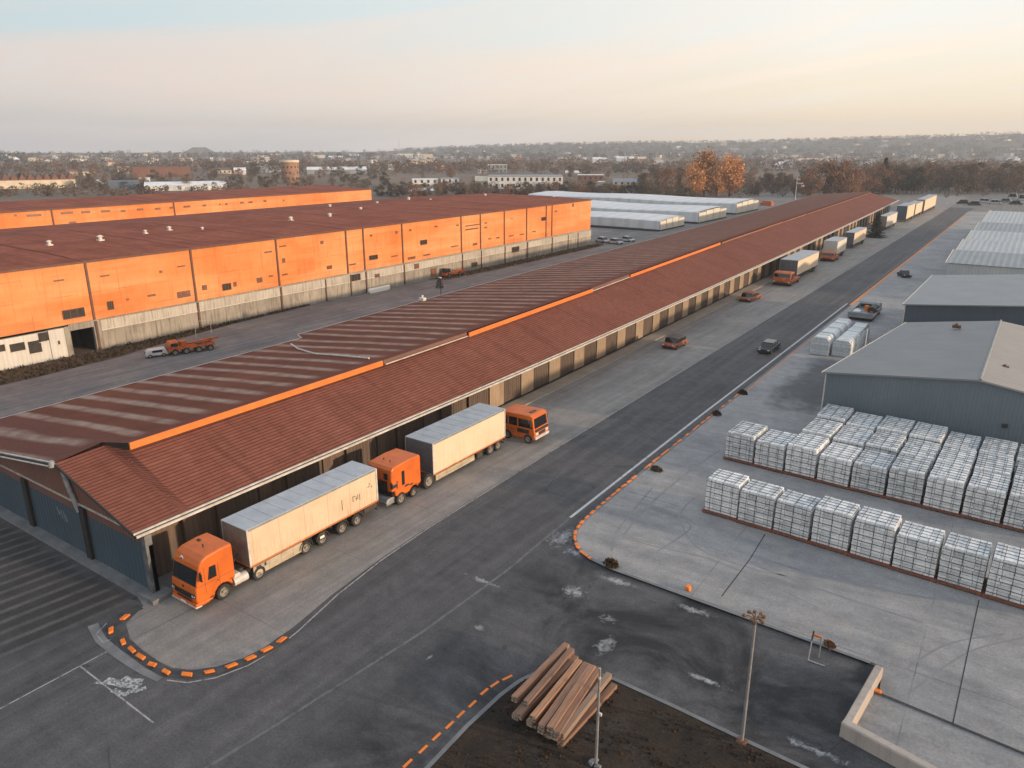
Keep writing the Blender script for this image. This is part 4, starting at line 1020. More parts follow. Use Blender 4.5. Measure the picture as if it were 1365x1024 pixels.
def make_stack(w, d, h, seed, nl, nx, ny):
    t = thing('block_stack', 'x', 'block stack')
    stack_mesh(w, d, h, seed, nl, nx, ny).build('wrapped_blocks', 'blocks', t)
    b = MB(); b.box(-w/2+.14, w/2-.14, -d/2+.14, d/2-.14, .25, h-.12); b.build('block_core', 'block_core', t)
    b = MB()
    b.box(-w/2-.12, w/2+.12, -d/2-.18, d/2, .1, .2)
    for x in (-w/2+.1, 0, w/2-.1): b.box(x-.12, x+.12, -d/2-.16, d/2-.02, 0, .1)
    b.box(-w/2+.02, w/2-.02, -d/2-.06, d/2-.05, .2, .26)
    b.build('pallet', 'pallet', t)
    r = random.Random(seed+50); b = MB(); q = .02
    for x in [(-.5+(i+.5)/3+r.uniform(-.04, .04))*w for i in range(3)]:
        b.box(x-.009, x+.009, -d/2-q, -d/2+.01, .26, h-.1); b.box(x-.009, x+.009, -d/2+.1, d/2-.1, h-.01, h+.02)
    for k in range(1, nl, 2): z = .26+(h-.26)*k/nl-.02; b.box(-w/2-.01, w/2+.01, -d/2-q-.005, -d/2+.01, z-.009, z+.009); b.box(-w/2-.012, -w/2+.01, -d/2, d/2, z-.012, z+.012)
    for k in range(1, ny): y = -d/2+d*k/ny; b.box(-w/2+.08, w/2-.08, y-.008, y+.008, h-.01, h+.018)
    b.build('strap', 'strap', t)
    return t
ROWS = {}
def row(nm, lab, n, xs, yfun, w, d, h, nl, nx, ny, group, grows=0):
    protos = [make_stack(w, d, h, 10+len(ROWS)*7+k, nl, nx, ny) for k in range(3)]; ROWS[nm] = protos
    for i in range(n):
        x = xs(i); y = yfun(x)
        p = protos[(i*2+i//3) % 3]; rz = -.045+random.uniform(-.02, .02)
        l = '%s wrapped block stack from the left, %s' % (ORD[i], lab)
        if not p.get('used'): p['used'] = 1; o = p; o.location = (x, y, .15); o.rotation_euler = (0, 0, rz); o['label'] = l; o['group'] = group
        else: o = dup(p, (x, y, .15), rz, l, group)
        o.scale = (random.uniform(.97, 1.01), random.uniform(.97, 1.02), random.uniform(.93, 1.07)); o.rotation_euler[0] = random.uniform(-.008, .008); o.rotation_euler[1] = random.uniform(-.012, .012)
    for p in protos:
        if 'used' in p: del p['used']
G = 'pallet stacks of shrink wrapped blocks in the yard'
row('a', 'front row nearest the camera', 9, lambda i: -17.7+2.955*i, lambda x: 58.35-.062*(x+17.7), 2.8, 2.6, 3.1, 12, 4, 5, G)
row('b', 'second row with two standing alone at the left', 10, lambda i: -20.1+2.955*i, lambda x: 71.2-.04*(x+20), 2.82, 4.1, 2.9, 11, 4, 7, G)
row('c', 'middle row of the big block', 8, lambda i: -14.1+2.97*i, lambda x: 76.05-.08*(x+14), 2.84, 4.5, 2.9, 10, 4, 8, G)
row('d', 'rearmost row against the grey blue shed', 8, lambda i: -14.0+2.97*i, lambda x: 81.2-.08*(x+14), 2.84, 4.55, 2.9, 10, 4, 8, G)
for k, o in enumerate([o for o in bpy.data.objects if o.name.startswith('block_stack') and 'used' in o]): del o['used']

# white ribbed bundles further up the yard
def bundle_mesh(w, d, h, seed):
    r = random.Random(seed); b = MB(); n_ = 7
    prof = [(-w/2, 0), (-w/2-.03, h*.6), (-w/2+.15, h*.88), (-w/2+.45, h), (w/2-.45, h), (w/2-.15, h*.88), (w/2+.03, h*.6), (w/2, 0)]
    nl_ = 6
    for k in range(n_):
        y0_ = -d/2+d*k/n_+.06; y1_ = -d/2+d*(k+1)/n_-.06
        dz = r.uniform(-.06, .04); s_ = r.uniform(.97, 1.01)
        b.prism([(p[0]*s_, p[1]+(dz if p[1] > 0 else 0)) for p in prof], 'y', y0_, y1_, bev=.05, seg=1)
    for k in range(nl_):
        z = h*(k+.5)/nl_*.8; b.box(-w/2+.02, w/2-.02, -d/2-.05+r.uniform(0, .03), -d/2+.05, z, z+h/nl_*.66)
    return b
k = 0
for cx_, ys_ in ((-23.3, (115.6, 119.9, 124.2, 128.5)), (-20.4, (116.4, 120.2, 124.0, 127.8))):
    for j, y in enumerate(ys_):
        t = thing('wrapped_bundle', '%s white ribbed bundle from the front in the %s column' % (ORD[j], 'roadside' if cx_ < -22 else 'shed side'), 'bundle', (cx_, y+1.6, .15), random.uniform(-.03, .03), 'white ribbed bundles up the yard')
        bundle_mesh(2.6, 3.7, 2.75-.05*j-(.25 if cx_ > -22 else 0), 80+k).build('wrapping', 'bundle', t)
        b = MB(); b.box(-1.2, 1.2, -1.75, 1.75, 0, .14); b.box(-1.1, 1.1, -1.7, 1.7, .14, 2.2); b.build('core', 'block_core', t); k += 1

# ================================================================== VEHICLES
def wheel(par, x, y, z, r, w, side, axis='x', dual=False):
    """a tyre with its rim; side = +1 outer face to +axis"""
    b = MB(); n_ = 24
    prof = [(-w/2, r*.62), (-w/2, r*.93), (-w/2+.04, r), (w/2-.04, r), (w/2, r*.93), (w/2, r*.62)]
    for (a0, r0), (a1, r1) in zip(prof[:-1], prof[1:]):
        vs = []
        for aa, rr_ in ((a0, r0), (a1, r1)): vs += [(aa, rr_*cos(2*pi*i/n_), rr_*sin(2*pi*i/n_)) for i in range(n_)]
        b.add(vs, [(i, n_+i, n_+(i+1) % n_, (i+1) % n_) for i in range(n_)], 0, None, True)
    c = MB(); e = side*(w/2-.02)
    rp = [(e, r*.62), (e-side*.03, r*.56), (e-side*.11, r*.5), (e-side*.1, r*.24), (e+side*.02, r*.2), (e+side*.02, 0.001)]
    for (a0, r0), (a1, r1) in zip(rp[:-1], rp[1:]):
        vs = []
        for aa, rr_ in ((a0, r0), (a1, r1)): vs += [(aa, rr_*cos(2*pi*i/n_), rr_*sin(2*pi*i/n_)) for i in range(n_)]
        c.add(vs, [(i, n_+i, n_+(i+1) % n_, (i+1) % n_) for i in range(n_)])
    c.cyl((-e*.8, 0, 0), (-e*.78, 0, 0), r*.62, r*.62, n_)
    for i in range(8):
        a = 2*pi*i/8; c.box(e-side*.1-.02, e-side*.1+.02, r*.38*cos(a)-.025, r*.38*cos(a)+.025, r*.38*sin(a)-.025, r*.38*sin(a)+.025)
    if axis == 'y':
        for q in (b, c): q.v = [(v[1], v[0], v[2]) for v in q.v]; q.f = [f[::-1] for f in q.f]
    o = b.build('wheel', 'tyre', par); o.location = (x, y, z)
    c.build('rim', 'rim', o)
    return o
def arch(cx_, r, z0, n_=7):
    """profile points of a wheel arch from +s to -s (s = along the vehicle)"""
    return [(cx_+r*cos(pi*i/(n_-1)), max(z0, .55+r*sin(pi*i/(n_-1)))) for i in range(n_)]

def trailer_parts(t, x0, x1, y0, y1, zb, zt, side_mat, front_mat, stripe=True):
    """box body in local coordinates of t (already placed at the origin of its own frame)"""
    b = MB(); b.box(x0, x1, y0, y1, zb, zt-.06); body = b.build('cargo_box', [side_mat], t)
    b = MB(); b.box(x0+.03, x1-.03, y0-.03, y0, zb+.04, zt-.1); b.build('front_panel', front_mat, body)
    b = MB(); b.box(x0-.03, x1+.03, y0-.05, y1+.03, zt-.06, zt, bev=.02, seg=1)
    for k in range(1, int((y1-y0)/1.2)): b.box(x0, x1, y0+k*1.2-.03, y0+k*1.2+.03, zt, zt+.018)
    b.build('roof', 'trailer_roof', t)
    for q in ((x1, x1+.04, y0-.03, y0+.12), (x0-.04, x0, y0-.03, y0+.12), (x1, x1+.04, y1-.12, y1+.02)): b = MB(); b.box(*q, zb, zt-.06); b.build('corner_post', 'white_metal', t)
    b = MB(); b.box(x1, x1+.025, y0+.12, y1-.12, zt-.2, zt-.06); b.build('top_rail', 'grey_metal', t)
    b = MB(); b.box(x0, x1+.02, y0, y1, zb-.13, zb-.003); b.build('bottom_rail', 'line_orange_t' if stripe else 'chassis', t)
    b = MB(); b.box(x0+.5, x0+.75, y0+.3, y1-.1, zb-.5, zb-.13); b.box(x1-.75, x1-.5, y0+.3, y1-.1, zb-.5, zb-.13)
    for k in range(6): yy = y0+1+(y1-y0-2)*k/5; b.box(x0+.1, x1-.1, yy-.06, yy+.06, zb-.3, zb-.13)
    b.build('chassis', 'chassis', t)
    b = MB()
    for k in range(3): b.box((x0+x1)/2-.7+k*.02, (x0+x1)/2+.7, y1+.0, y1+.03, zb, zt-.1)
    b.box((x0+x1)/2-.015, (x0+x1)/2+.015, y1+.03, y1+.05, zb, zt-.1)
    for xx in (-.75, -.4, .4, .75): b.cyl(((x0+x1)/2+xx, y1+.05, zb), ((x0+x1)/2+xx, y1+.05, zt-.12), .02, .02, 6)
    b.build('rear_door', 'trailer_front', t)
    for k in range(5): b = MB(); yy = y0+.8+(y1-y0-1.4)*k/4; b.box(x1+.02, x1+.05, yy-.06, yy+.06, zb-.1, zb-.04); b.build('side_marker', 'orange_block', t)
    for q in (x0+.25, x1-.25): b = MB(); b.box(q-.2, q+.2, y1+.0, y1+.06, zb-.4, zb-.2); b.build('tail_light', 'tail_red', t)
    b = MB(); b.box(x0+.1, x1-.1, y1-.12, y1, .5, .62); b.build('rear_bumper', 'chassis', t)
    return body
M['line_orange_t'] = mat('trailer_rail_orange', (.6, .19, .05), (.35, .13, .05), 1.5, .6)

# ---- lorry nearest the camera, nose towards -Y
t1 = thing('articulated_lorry', 'orange cabbed lorry with beige trailer, nearest the corner of the long warehouse', 'lorry', (-43.35, 24.0, .006), 0, 'lorries along the long warehouse')
W2 = 1.42
prof = [(0.02, .62), (-.06, .95), (.0, 1.75), (.1, 2.1), (.42, 3.3), (.62, 3.62), (1.0, 3.82), (2.1, 3.93), (3.0, 3.9), (3.06, 3.7), (3.06, 1.25), (2.78, 1.2)]+arch(2.05, .72, .62)+[(1.3, .55)]
b = MB(); b.prism([(p[0], p[1]) for p in prof], 'x', -W2, W2, bev=.13, seg=3); cab = b.build('cab', 'orange_paint', t1)
b = MB(); n0 = Vector((0, .32, 1.2)).normalized()
def on_front(z): return interp(z, [(.62, .02), (.95, -.06), (1.75, .0), (2.1, .1), (3.3, .42), (3.62, .62)])
def front_panel(b, x0, x1, z0, z1, th=.02, wrap=0, n_=4):
    for k in range(n_):
        za = z0+(z1-z0)*k/n_; zb_ = z0+(z1-z0)*(k+1)/n_
        ya, yb_ = on_front(za)-th, on_front(zb_)-th
        b.add([(x0, ya, za), (x1, ya, za), (x1, yb_, zb_), (x0, yb_, zb_)], [(0, 1, 2, 3)])
        if wrap:
            for s_ in (x0, x1):
                e = s_+math.copysign(.1, s_)
                q = [(s_, ya, za), (e, ya+wrap, za), (e, yb_+wrap, zb_), (s_, yb_, zb_)]
                b.add(q, [(0, 1, 2, 3) if s_ > 0 else (3, 2, 1, 0)])
front_panel(b, -1.28, 1.28, 2.02, 3.02, .02, .07); ws = b.build('windscreen', 'glass', cab)
b = MB(); front_panel(b, -1.3, 1.3, 1.96, 2.03, .03, .07, 1); b.tube([(-.7, .04, 2.04), (-.2, .2, 2.6)], .015, 4); b.tube([(.2, .04, 2.04), (.7, .2, 2.55)], .015, 4); b.build('wiper', 'black', cab)
b = MB(); front_panel(b, -1.0, 1.0, 1.0, 1.36, .022, 0, 1); front_panel(b, -.8, .8, .68, .9, .05, 0, 1)
for k in range(4): b.box(-1.0, 1.0, -.115, -.07, 1.02+k*.09, 1.05+k*.09)
b.build('grille', 'black', cab)
b = MB(); b.cyl((0, -.06, 1.66), (0, -.03, 1.66), .1, .1, 4); b.build('emblem', 'black', cab)
b = MB(); b.cyl((-.55, .44, 3.36), (-.55, .5, 3.36), .17, .17, 16); bd = b.build('brow_badge', 'plate', cab)
c = MB(); c.box(-.6, -.5, .415, .44, 3.3, 3.42); c.box(-.66, -.44, .42, .44, 3.27, 3.3); c.build('badge_mark', 'black', bd)
for s_ in (-1, 1):
    b = MB(); b.box(s_*1.13-.22, s_*1.13+.22, -.1, .05, 1.08, 1.38, bev=.06, seg=2); h_ = b.build('headlight', 'black', cab)
    c = MB(); c.cyl((s_*1.13-.07, -.11, 1.23), (s_*1.13-.07, -.09, 1.23), .09, .09, 12); c.cyl((s_*1.13+.12, -.11, 1.23), (s_*1.13+.12, -.09, 1.23), .06, .06, 10); c.build('lens', 'lamp_lens', h_)
    b = MB(); b.prism([(.95, 2.08), (1.62, 2.08), (1.62, 2.95), (1.15, 2.98)], 'x', s_*W2-.01, s_*(W2+.02)); b.build('side_window', 'glass', cab)
    b = MB(); b.box(s_*1.48, s_*1.78, .3, .38, 2.3, 2.95, bev=.04, seg=1) if s_ > 0 else b.box(-1.78, -1.48, .3, .38, 2.3, 2.95, bev=.04, seg=1); b.tube([(s_*1.4, .5, 2.9), (s_*1.6, .36, 2.9)], .03, 5); b.build('mirror', 'black', cab)
    b = MB(); xx = s_*(W2+.004); b.box(min(xx, xx-s_*.01), max(xx, xx-s_*.01), .72, .745, 1.1, 3.1); b.box(min(xx, xx-s_*.01), max(xx, xx-s_*.01), 1.8, 1.825, 1.3, 3.1); b.box(min(xx, xx-s_*.01), max(xx, xx-s_*.01), .1, 3.0, 1.86, 1.885); b.build('door_seam', 'seam_dark', cab)
    b = MB(); b.box(s_*W2-.02, s_*W2+.03, 1.6, 1.76, 1.7, 1.75); b.build('door_handle', 'black', cab)
b = MB(); b.prism([(-.13, .42), (.4, .38), (1.2, .42), (1.2, .6), (-.1, .68)], 'x', -1.38, 1.38, bev=.06); b.build('bumper', 'orange_paint', t1)
b = MB(); b.prism([(-.15, .4), (.3, .36), (.3, .46), (-.15, .5)], 'x', -1.39, 1.39); b.build('lower_lip', 'white_metal', t1)
b = MB(); b.box(-.28, .28, -.17, -.145, .5, .62); b.build('number_plate', 'plate', t1)
b = MB(); b.box(1.36, 1.44, .95, 1.25, .42, .5); b.box(1.36, 1.44, .95, 1.25, .7, .78); b.build('step', 'black', t1)
b = MB(); b.tube([(.3, 1.6, 3.93), (.3, 1.6, 4.15)], .05, 6); b.box(-.9, -.6, 1.9, 2.1, 3.9, 4.0, bev=.03); b.build('roof_aerial', 'black', t1)
b = MB(); b.box(-.45, .45, .6, 9, .75, 1.05); b.box(-1.1, 1.1, 2.9, 3.4, .8, 1.3); b.build('chassis', 'chassis', t1)
b = MB(); b.cyl((1.05, 2.95, .75), (1.05, 4.1, .75), .36, .36, 16); b.box(.6, 1.38, 2.92, 3.5, 1.1, 1.4, bev=.08); b.build('fuel_tank', 'white_metal', t1)
b = MB(); b.tube([(.2, 3.1, 2.0), (.35, 3.6, 1.6), (.1, 4.3, 2.1)], .04, 6); b.build('air_hose', 'black', t1)
for s_ in (-1, 1): wheel(t1, s_*1.2, 2.05, .56, .56, .36, s_); wheel(t1, s_*1.15, 5.0, .53, .53, .5, s_)
TY0, TY1 = 4.3, 17.2
body = trailer_parts(t1, -1.42, 1.4, TY0, TY1, 1.42, 4.32, 'trailer_side', 'trailer_front')
b = MB(); b.box(1.3, 1.37, TY0+.25, TY0+4.7, .42, 1.2)
for k in range(4): b.box(1.37, 1.39, TY0+.5+k*1.1, TY0+.56+k*1.1, .42, 1.2)
sk = b.build('side_skirt', 'skirt', t1)
c = MB(); c.box(1.37, 1.395, TY0+.5, TY0+.9, 1.0, 1.15); c.box(1.37, 1.395, TY0+1.2, TY0+1.35, .9, 1.15); c.build('skirt_marks', 'black', sk)
for y in (9.35, 11.0, 13.1, 14.75):
    for s_ in (-1, 1): wheel(t1, s_*1.18, y, .53, .53, .4, s_)
    b = MB(); b.prism([(y+.68*cos(pi*i/8), .56+.66*sin(pi*i/8)) for i in range(9)]+[(y+.6*cos(pi*i/8), .56+.58*sin(pi*i/8)) for i in range(8, -1, -1)], 'x', .85, 1.4); b.build('mudguard', 'black', t1)
b = MB(); b.box(1.25, 1.41, 10.65, 11.25, .5, 1.12, bev=.05); mg = b.build('spare_box', 'chassis', t1); c = MB(); c.box(1.41, 1.425, 10.72, 11.15, .66, .86); c.build('number_plate', 'plate', mg)
b = MB(); b.box(1.28, 1.36, 15.6, 17.1, .75, 1.28); b.build('rear_guard', 'chassis', t1)
c = MB()
for (y, z, hy, hz_) in ((14.4, 2.6, .03, .25), (14.55, 2.78, .1, .03), (14.75, 2.55, .03, .22), (14.85, 2.5, .08, .03), (14.95, 2.62, .03, .2), (15.15, 2.5, .03, .28), (13.2, 2.55, .03, .45), (16.2, 3.0, .12, .03), (16.3, 3.2, .03, .12), (16.55, 2.9, .03, .1)):
    c.box(1.4, 1.408, y-hy, y+hy, z-hz_, z+hz_)
c.build('side_marks', 'chassis', body)

# ---- second lorry
t2 = thing('articulated_lorry', 'orange cabbed lorry with clean beige trailer, between the nearest lorry and the orange van', 'lorry', (-43.2, 42.6, .006), 0, 'lorries along the long warehouse')
X0, X1 = -1.35, 1.5
prof = [(1.35, .75), (.55, 1.0), (.45, 1.5), (.08, 1.55), (.04, 2.75), (.12, 3.5), (.35, 3.72), (2.2, 3.85), (3.75, 3.78), (3.85, 3.6), (3.85, 1.15), (3.4, 1.0)]+arch(2.9, .62, .8, 6)
b = MB(); b.prism(prof, 'x', X0, X1, bev=.1, seg=2); cab = b.build('cab', 'orange_paint', t2)
b = MB(); b.box(X0+.08, X1-.5, -.03, .14, 1.55, 2.45); b.box(X0+.08, X1-.15, .25, .7, 1.0, 1.56); b.build('windscreen', 'glass', cab)
b = MB(); b.box(X0+.18, X0+.55, -.0, .06, 2.7, 3.45); b.box(X1-.85, X1-.42, .0, .07, 2.6, 3.2, bev=.02, seg=1); b.build('front_window', 'glass', cab)
b = MB(); b.box(X0+.6, X1-.95, .02, .07, 2.55, 3.4); b.build('front_board', 'orange_worn', cab)
b = MB(); b.box(X1-.02, X1+.025, 1.35, 1.7, 1.75, 3.05); b.build('side_window', 'glass', cab)
b = MB(); b.box(X1-.02, X1+.03, .1, .7, 1.85, 2.15); b.box(X1, X1+.03, .7, .78, 1.65, 2.4); b.box(X1, X1+.03, 1.7, 2.2, 1.45, 1.62); b.box(X1, X1+.03, 2.3, 2.75, 1.35, 1.48); b.build('side_trim', 'black', cab)
b = MB(); b.box(X1, X1+.28, -.12, -.04, 1.95, 2.5, bev=.03, seg=1); b.tube([(X1-.1, .1, 2.5), (X1+.15, -.08, 2.5)], .03, 5); b.build('mirror', 'black', cab)
b = MB(); b.prism([(-.35, .3), (.9, .3), (1.0, .75), (.4, .95), (-.2, .9), (-.42, .6)], 'x', X0, X1-.25, bev=.1); b.build('bumper', 'grey_metal', t2)
b = MB(); b.tube([(-.3, 1.1, 3.85), (-.3, 1.1, 4.0)], .05, 6); b.tube([(.55, 1.0, 3.85), (.55, 1.0, 4.0)], .05, 6); b.build('roof_aerial', 'black', t2)
b = MB(); b.box(-.5, .5, .6, 9, .7, 1.05); b.build('chassis', 'chassis', t2)
for s_ in (-1, 1): wheel(t2, .07+s_*1.27, 1.15, .58, .58, .42, s_); wheel(t2, .07+s_*1.2, 2.9, .45, .45, .35, s_); wheel(t2, .07+s_*1.15, 5.0, .72, .72, .45, s_)
TY0, TY1 = 5.5, 17.0
trailer_parts(t2, -1.7, 1.55, TY0, TY1, 1.25, 4.3, 'trailer_side_clean', 'trailer_dark')
b = MB(); b.box(1.42, 1.5, TY0+.4, TY0+6.3, .42, 1.0)
for k in range(5): b.box(1.5, 1.52, TY0+.8+k*1.15, TY0+.86+k*1.15, .42, 1.0)
b.build('side_skirt', 'skirt', t2)
b = MB(); b.box(1.0, 1.48, 12.4, 13.2, .35, 1.05, bev=.04); b.box(1.44, 1.5, 12.2, 12.3, .3, 1.1); b.build('tool_box', 'chassis', t2)
for y in (14.6, 15.95):
    for s_ in (-1, 1): wheel(t2, -.07+s_*1.32, y, .58, .58, .42, s_)

# ---- orange van at the tail of the second trailer, nose to +X
v = thing('orange_van', 'boxy orange van with dark windows standing crosswise at the tail of the second lorry', 'van', (-41.6, 63.2, .006), 0)
prof = [(-2.1, .55), (-2.15, 2.75), (-2.0, 3.05), (1.55, 3.15), (1.9, 3.0), (2.08, 1.75), (2.2, 1.25), (2.18, .55)]+[(1.35+.55*cos(pi*i/6), .5+.5*sin(pi*i/6)) for i in range(7)]+[(-1.3+.55*cos(pi*i/6), .5+.5*sin(pi*i/6)) for i in range(7)]
b = MB(); b.prism([(p[0], p[1]) for p in prof], 'y', -1.4, 1.4, bev=.1, seg=3); vb = b.build('body', 'orange_paint', v)
for s_ in (-1, 1):
    for k, (xa, xb, xc, xd) in enumerate(((-1.85, -1.25, -1.25, -1.85), (-1.05, -.02, -.02, -1.05), (.16, 1.9, 1.72, .16))):
        b = MB(); b.prism([(xa, 1.75), (xb, 1.75), (xc, 2.65), (xd, 2.65)], 'y', s_*1.4-.01, s_*1.43); b.build('side_window', 'glass', vb)
    b = MB(); b.box(.0, 1.5, min(s_*1.4, s_*1.425), max(s_*1.4, s_*1.425), 1.1, 1.55, bev=.02, seg=1); b.build('side_panel', 'black', vb)
    b = MB(); b.box(2.14, 2.26, s_*.95-.25, s_*.95+.25, 1.0, 1.3, bev=.04); b.build('headlight', 'lamp_lens', vb)
    for k, xx in enumerate((1.35, -1.3)): wheel(v, xx, s_*1.22, .5, .5, .34, s_, 'y')
b = MB(); b.add([(2.115, -1.2, 1.75), (2.115, 1.2, 1.75), (1.945, 1.15, 2.78), (1.945, -1.15, 2.78)], [(0, 1, 2, 3)]); b.add([(2.12, -1.2, 1.75), (2.07, -1.2, 1.75), (1.9, -1.15, 2.78), (1.945, -1.15, 2.78)], [(0, 3, 2, 1)]); b.build('windscreen', 'glass', vb)
b = MB(); b.box(2.14, 2.27, -1.2, 1.2, 1.36, 1.62, bev=.03, seg=1); b.box(2.16, 2.25, -.6, .6, .95, 1.25); b.build('grille', 'black', vb)
b = MB(); b.box(2.05, 2.32, -1.35, 1.35, .55, .85, bev=.06); b.build('bumper', 'white_metal', vb)
b = MB(); b.box(.9, 1.3, -.5, .5, 3.12, 3.2, bev=.02, seg=1); b.build('roof_hatch', 'seam_dark', vb)
b = MB()
for (x, z, hx_, h2) in ((-.75, 1.35, .14, .025), (-.82, 1.25, .025, .1), (-.65, 1.2, .14, .025), (-.4, 1.3, .025, .14), (-.3, 1.4, .1, .025), (-.22, 1.2, .1, .025), (-1.1, 1.3, .025, .15), (-.5, .95, .2, .02)):
    b.box(x-hx_, x+hx_, -1.412, -1.4, z-h2, z+h2)
b.build('side_lettering', 'seam_dark', vb)
for s_ in (-1, 1):
    b = MB(); b.box(1.75, 1.85, min(s_*1.45, s_*1.72), max(s_*1.45, s_*1.72), 2.0, 2.6, bev=.03, seg=1); b.build('mirror', 'black', vb)

# ---- cars
def car(label, loc, rz, paint, roofm=None, L=4.3, W=1.8, H=1.45, group=None, pickup=False, name='parked_car'):
    t = thing(name, label, 'car', loc, rz, group)
    hw = W/2; ar = .36
    lower = [(-L/2, .3), (-L/2, .7), (-L/2+.15, .85), (-L/2+1.1, .92), (L/2-.5, .95), (L/2-.05, .85), (L/2, .6), (L/2, .3)]+[(L/2-.85+ar*cos(pi*i/6), .3+ar*sin(pi*i/6)) for i in range(7)]+[(-L/2+.85+ar*cos(pi*i/6), .3+ar*sin(pi*i/6)) for i in range(7)]
    b = MB(); b.prism(lower, 'x', -hw, hw, bev=.08, seg=2); body = b.build('body', paint, t)
    top = [(-L/2+1.0, .9), (-L/2+1.65, H-.06), (L/2-1.5, H-.04), (L/2-.7, .92)] if not pickup else [(-L/2+.9, .9), (-L/2+1.2, H-.03), (L/2-.5, H), (L/2-.25, .92)]
    b = MB(); b.prism(top, 'x', -hw+.12, hw-.12, bev=.1, seg=2); b.build('cabin', 'glass', t)
    b = MB(); b.box(-hw+.2, hw-.2, top[1][0]+.05, top[2][0]-.05, H-.05, H+.03, bev=.03, seg=1)
    for yy in (top[1][0], (top[1][0]+top[2][0])/2, top[2][0]):
        b.box(-hw+.1, -hw+.18, yy-.05, yy+.05, .9, H-.08); b.box(hw-.18, hw-.1, yy-.05, yy+.05, .9, H-.08)
    b.build('roof', roofm or paint, t)
    for s_ in (-1, 1):
        for yy in (-L/2+.85, L/2-.85): wheel(t, s_*(hw-.1), yy, .32, .32, .22, s_)
        b = MB(); b.box(s_*(hw-.3)-.18, s_*(hw-.3)+.18, -L/2-.02, -L/2+.08, .6, .76, bev=.03, seg=1); b.build('headlight', 'lamp_lens', body)
        b = MB(); b.box(s_*(hw-.25)-.15, s_*(hw-.25)+.15, L/2-.07, L/2+.02, .65, .8, bev=.03, seg=1); b.build('tail_light', 'tail_red', body)
    b = MB(); b.box(-hw+.25, hw-.25, -L/2-.03, -L/2+.05, .32, .55, bev=.02, seg=1); b.build('bumper', 'black', body)
    return t
M['car_orange'] = mat('car_orange', (.42, .11, .04), (.2, .06, .03), 1.8, .4)
M['car_black'] = mat('car_black', (.012, .013, .016), None, rough=.2, spec=.6)
M['car_grey'] = mat('car_grey', (.2, .21, .22), None, rough=.3)
M['car_white'] = mat('car_white', (.55, .56, .57), (.4, .41, .42), 1.5, .4)
M['car_rust'] = mat('car_dark_brown', (.05, .035, .03), (.09, .05, .035), 2, .5)
car('boxy orange sided car with a dark roof parked alone on the apron', (-43.4, 108.6, .006), -.04, 'car_orange', 'car_rust', 4.7, 2.3, 1.6, pickup=True)
b = None
car('orange red car parked on the apron nearer the far lorries', (-45.4, 152.5, .006), -.1, 'car_orange', 'car_orange', 6.0, 2.5, 1.6)
car('small black car driving along the dark main road', (-30.4, 114.5, .004), 0, 'car_black', 'car_black', 5.6, 1.95, 1.5, name='black_car')
car('small dark car standing on the far yard near the pale fronted shed', (-23.6, 201, .15), .5, 'car_black', 'car_grey', 4.0, 2.0, 1.6, name='black_car')

# far trailers and lorries along the bays
def far_lorry(label, x0, x1, y0, y1, zt, cab_mat, side='trailer_side_clean', front='trailer_dark', cab_dy=-5.5, cab_h=2.6, nose=True, cabx=0, name='articulated_lorry', group='lorries along the long warehouse'):
    xc = (x0+x1)/2; t = thing(name, label, 'lorry' if cab_mat else 'trailer', (xc, y0, .006), 0, group)
    hw = (x1-x0)/2
    trailer_parts(t, -hw, hw, 0, y1-y0, 1.3, zt, side, front, False)
    for yy in (y1-y0-2.2, y1-y0-3.6):
        for s_ in (-1, 1): wheel(t, s_*(hw-.25), yy, .52, .52, .4, s_)
    if not cab_mat:
        b = MB(); b.box(hw-.5, hw-.35, 1.5, 1.65, 0, 1.2); b.box(-hw+.35, -hw+.5, 1.5, 1.65, 0, 1.2); b.build('landing_leg', 'chassis', t)
    if cab_mat:
        d = cab_dy; h = cab_h
        p = [(d, .6), (d-.05, 1.3), (d+.35, h-.25), (d+.8, h), (d+3.1, h), (d+3.4, 1.4), (-.1, 1.2), (-.1, .6)] 
        b = MB(); b.prism(p, 'x', cabx-hw+.05, cabx+hw-.05, bev=.12, seg=2); cb = b.build('cab', cab_mat, t)
        b = MB(); b.add([(cabx-hw+.2, d-.02, 1.35), (cabx+hw-.2, d-.02, 1.35), (cabx+hw-.25, d+.33, h-.25), (cabx-hw+.25, d+.33, h-.25)], [(0, 1, 2, 3)]); b.build('windscreen', 'glass', cb)
        for s_ in (-1, 1):
            b = MB(); xx = cabx+s_*(hw-.05); b.prism([(d+.55, 1.5), (d+2.2, 1.5), (d+2.1, h-.25), (d+.85, h-.25)], 'x', xx-.02, xx+.02); b.build('side_window', 'glass', cb)
            b = MB(); b.box(cabx+s_*(hw-.4)-.2, cabx+s_*(hw-.4)+.2, d-.08, d+.02, .85, 1.1, bev=.03, seg=1); b.build('headlight', 'lamp_lens', cb)
            wheel(t, cabx+s_*(hw-.2), d+1.3, .52, .52, .36, s_); wheel(t, cabx+s_*(hw-.2), -1.0, .52, .52, .36, s_)
        b = MB(); b.box(cabx-hw+.3, cabx+hw-.3, d-.1, d+.0, .6, .85, bev=.03, seg=1); b.build('grille', 'black', cb)
    return t
far_lorry('lorry with rusty orange cab and dark fronted beige trailer, third lorry along the warehouse', -47.6, -43.6, 181, 201, 4.8, 'orange_worn', cab_dy=-8.6, cab_h=3.0, cabx=.9)
far_lorry('lorry with low orange cab and white trailer front, beyond the dark fronted trailer', -47.6, -44.0, 224, 236, 4.9, 'orange_worn', front='white_panel', side='end_panel', cab_dy=-6.5, cab_h=2.5, cabx=.8)
far_lorry('beige trailer without a cab parked beyond the white fronted lorry', -47.3, -44.6, 250, 269, 4.9, None, cab_dy=0, name='parked_trailer')
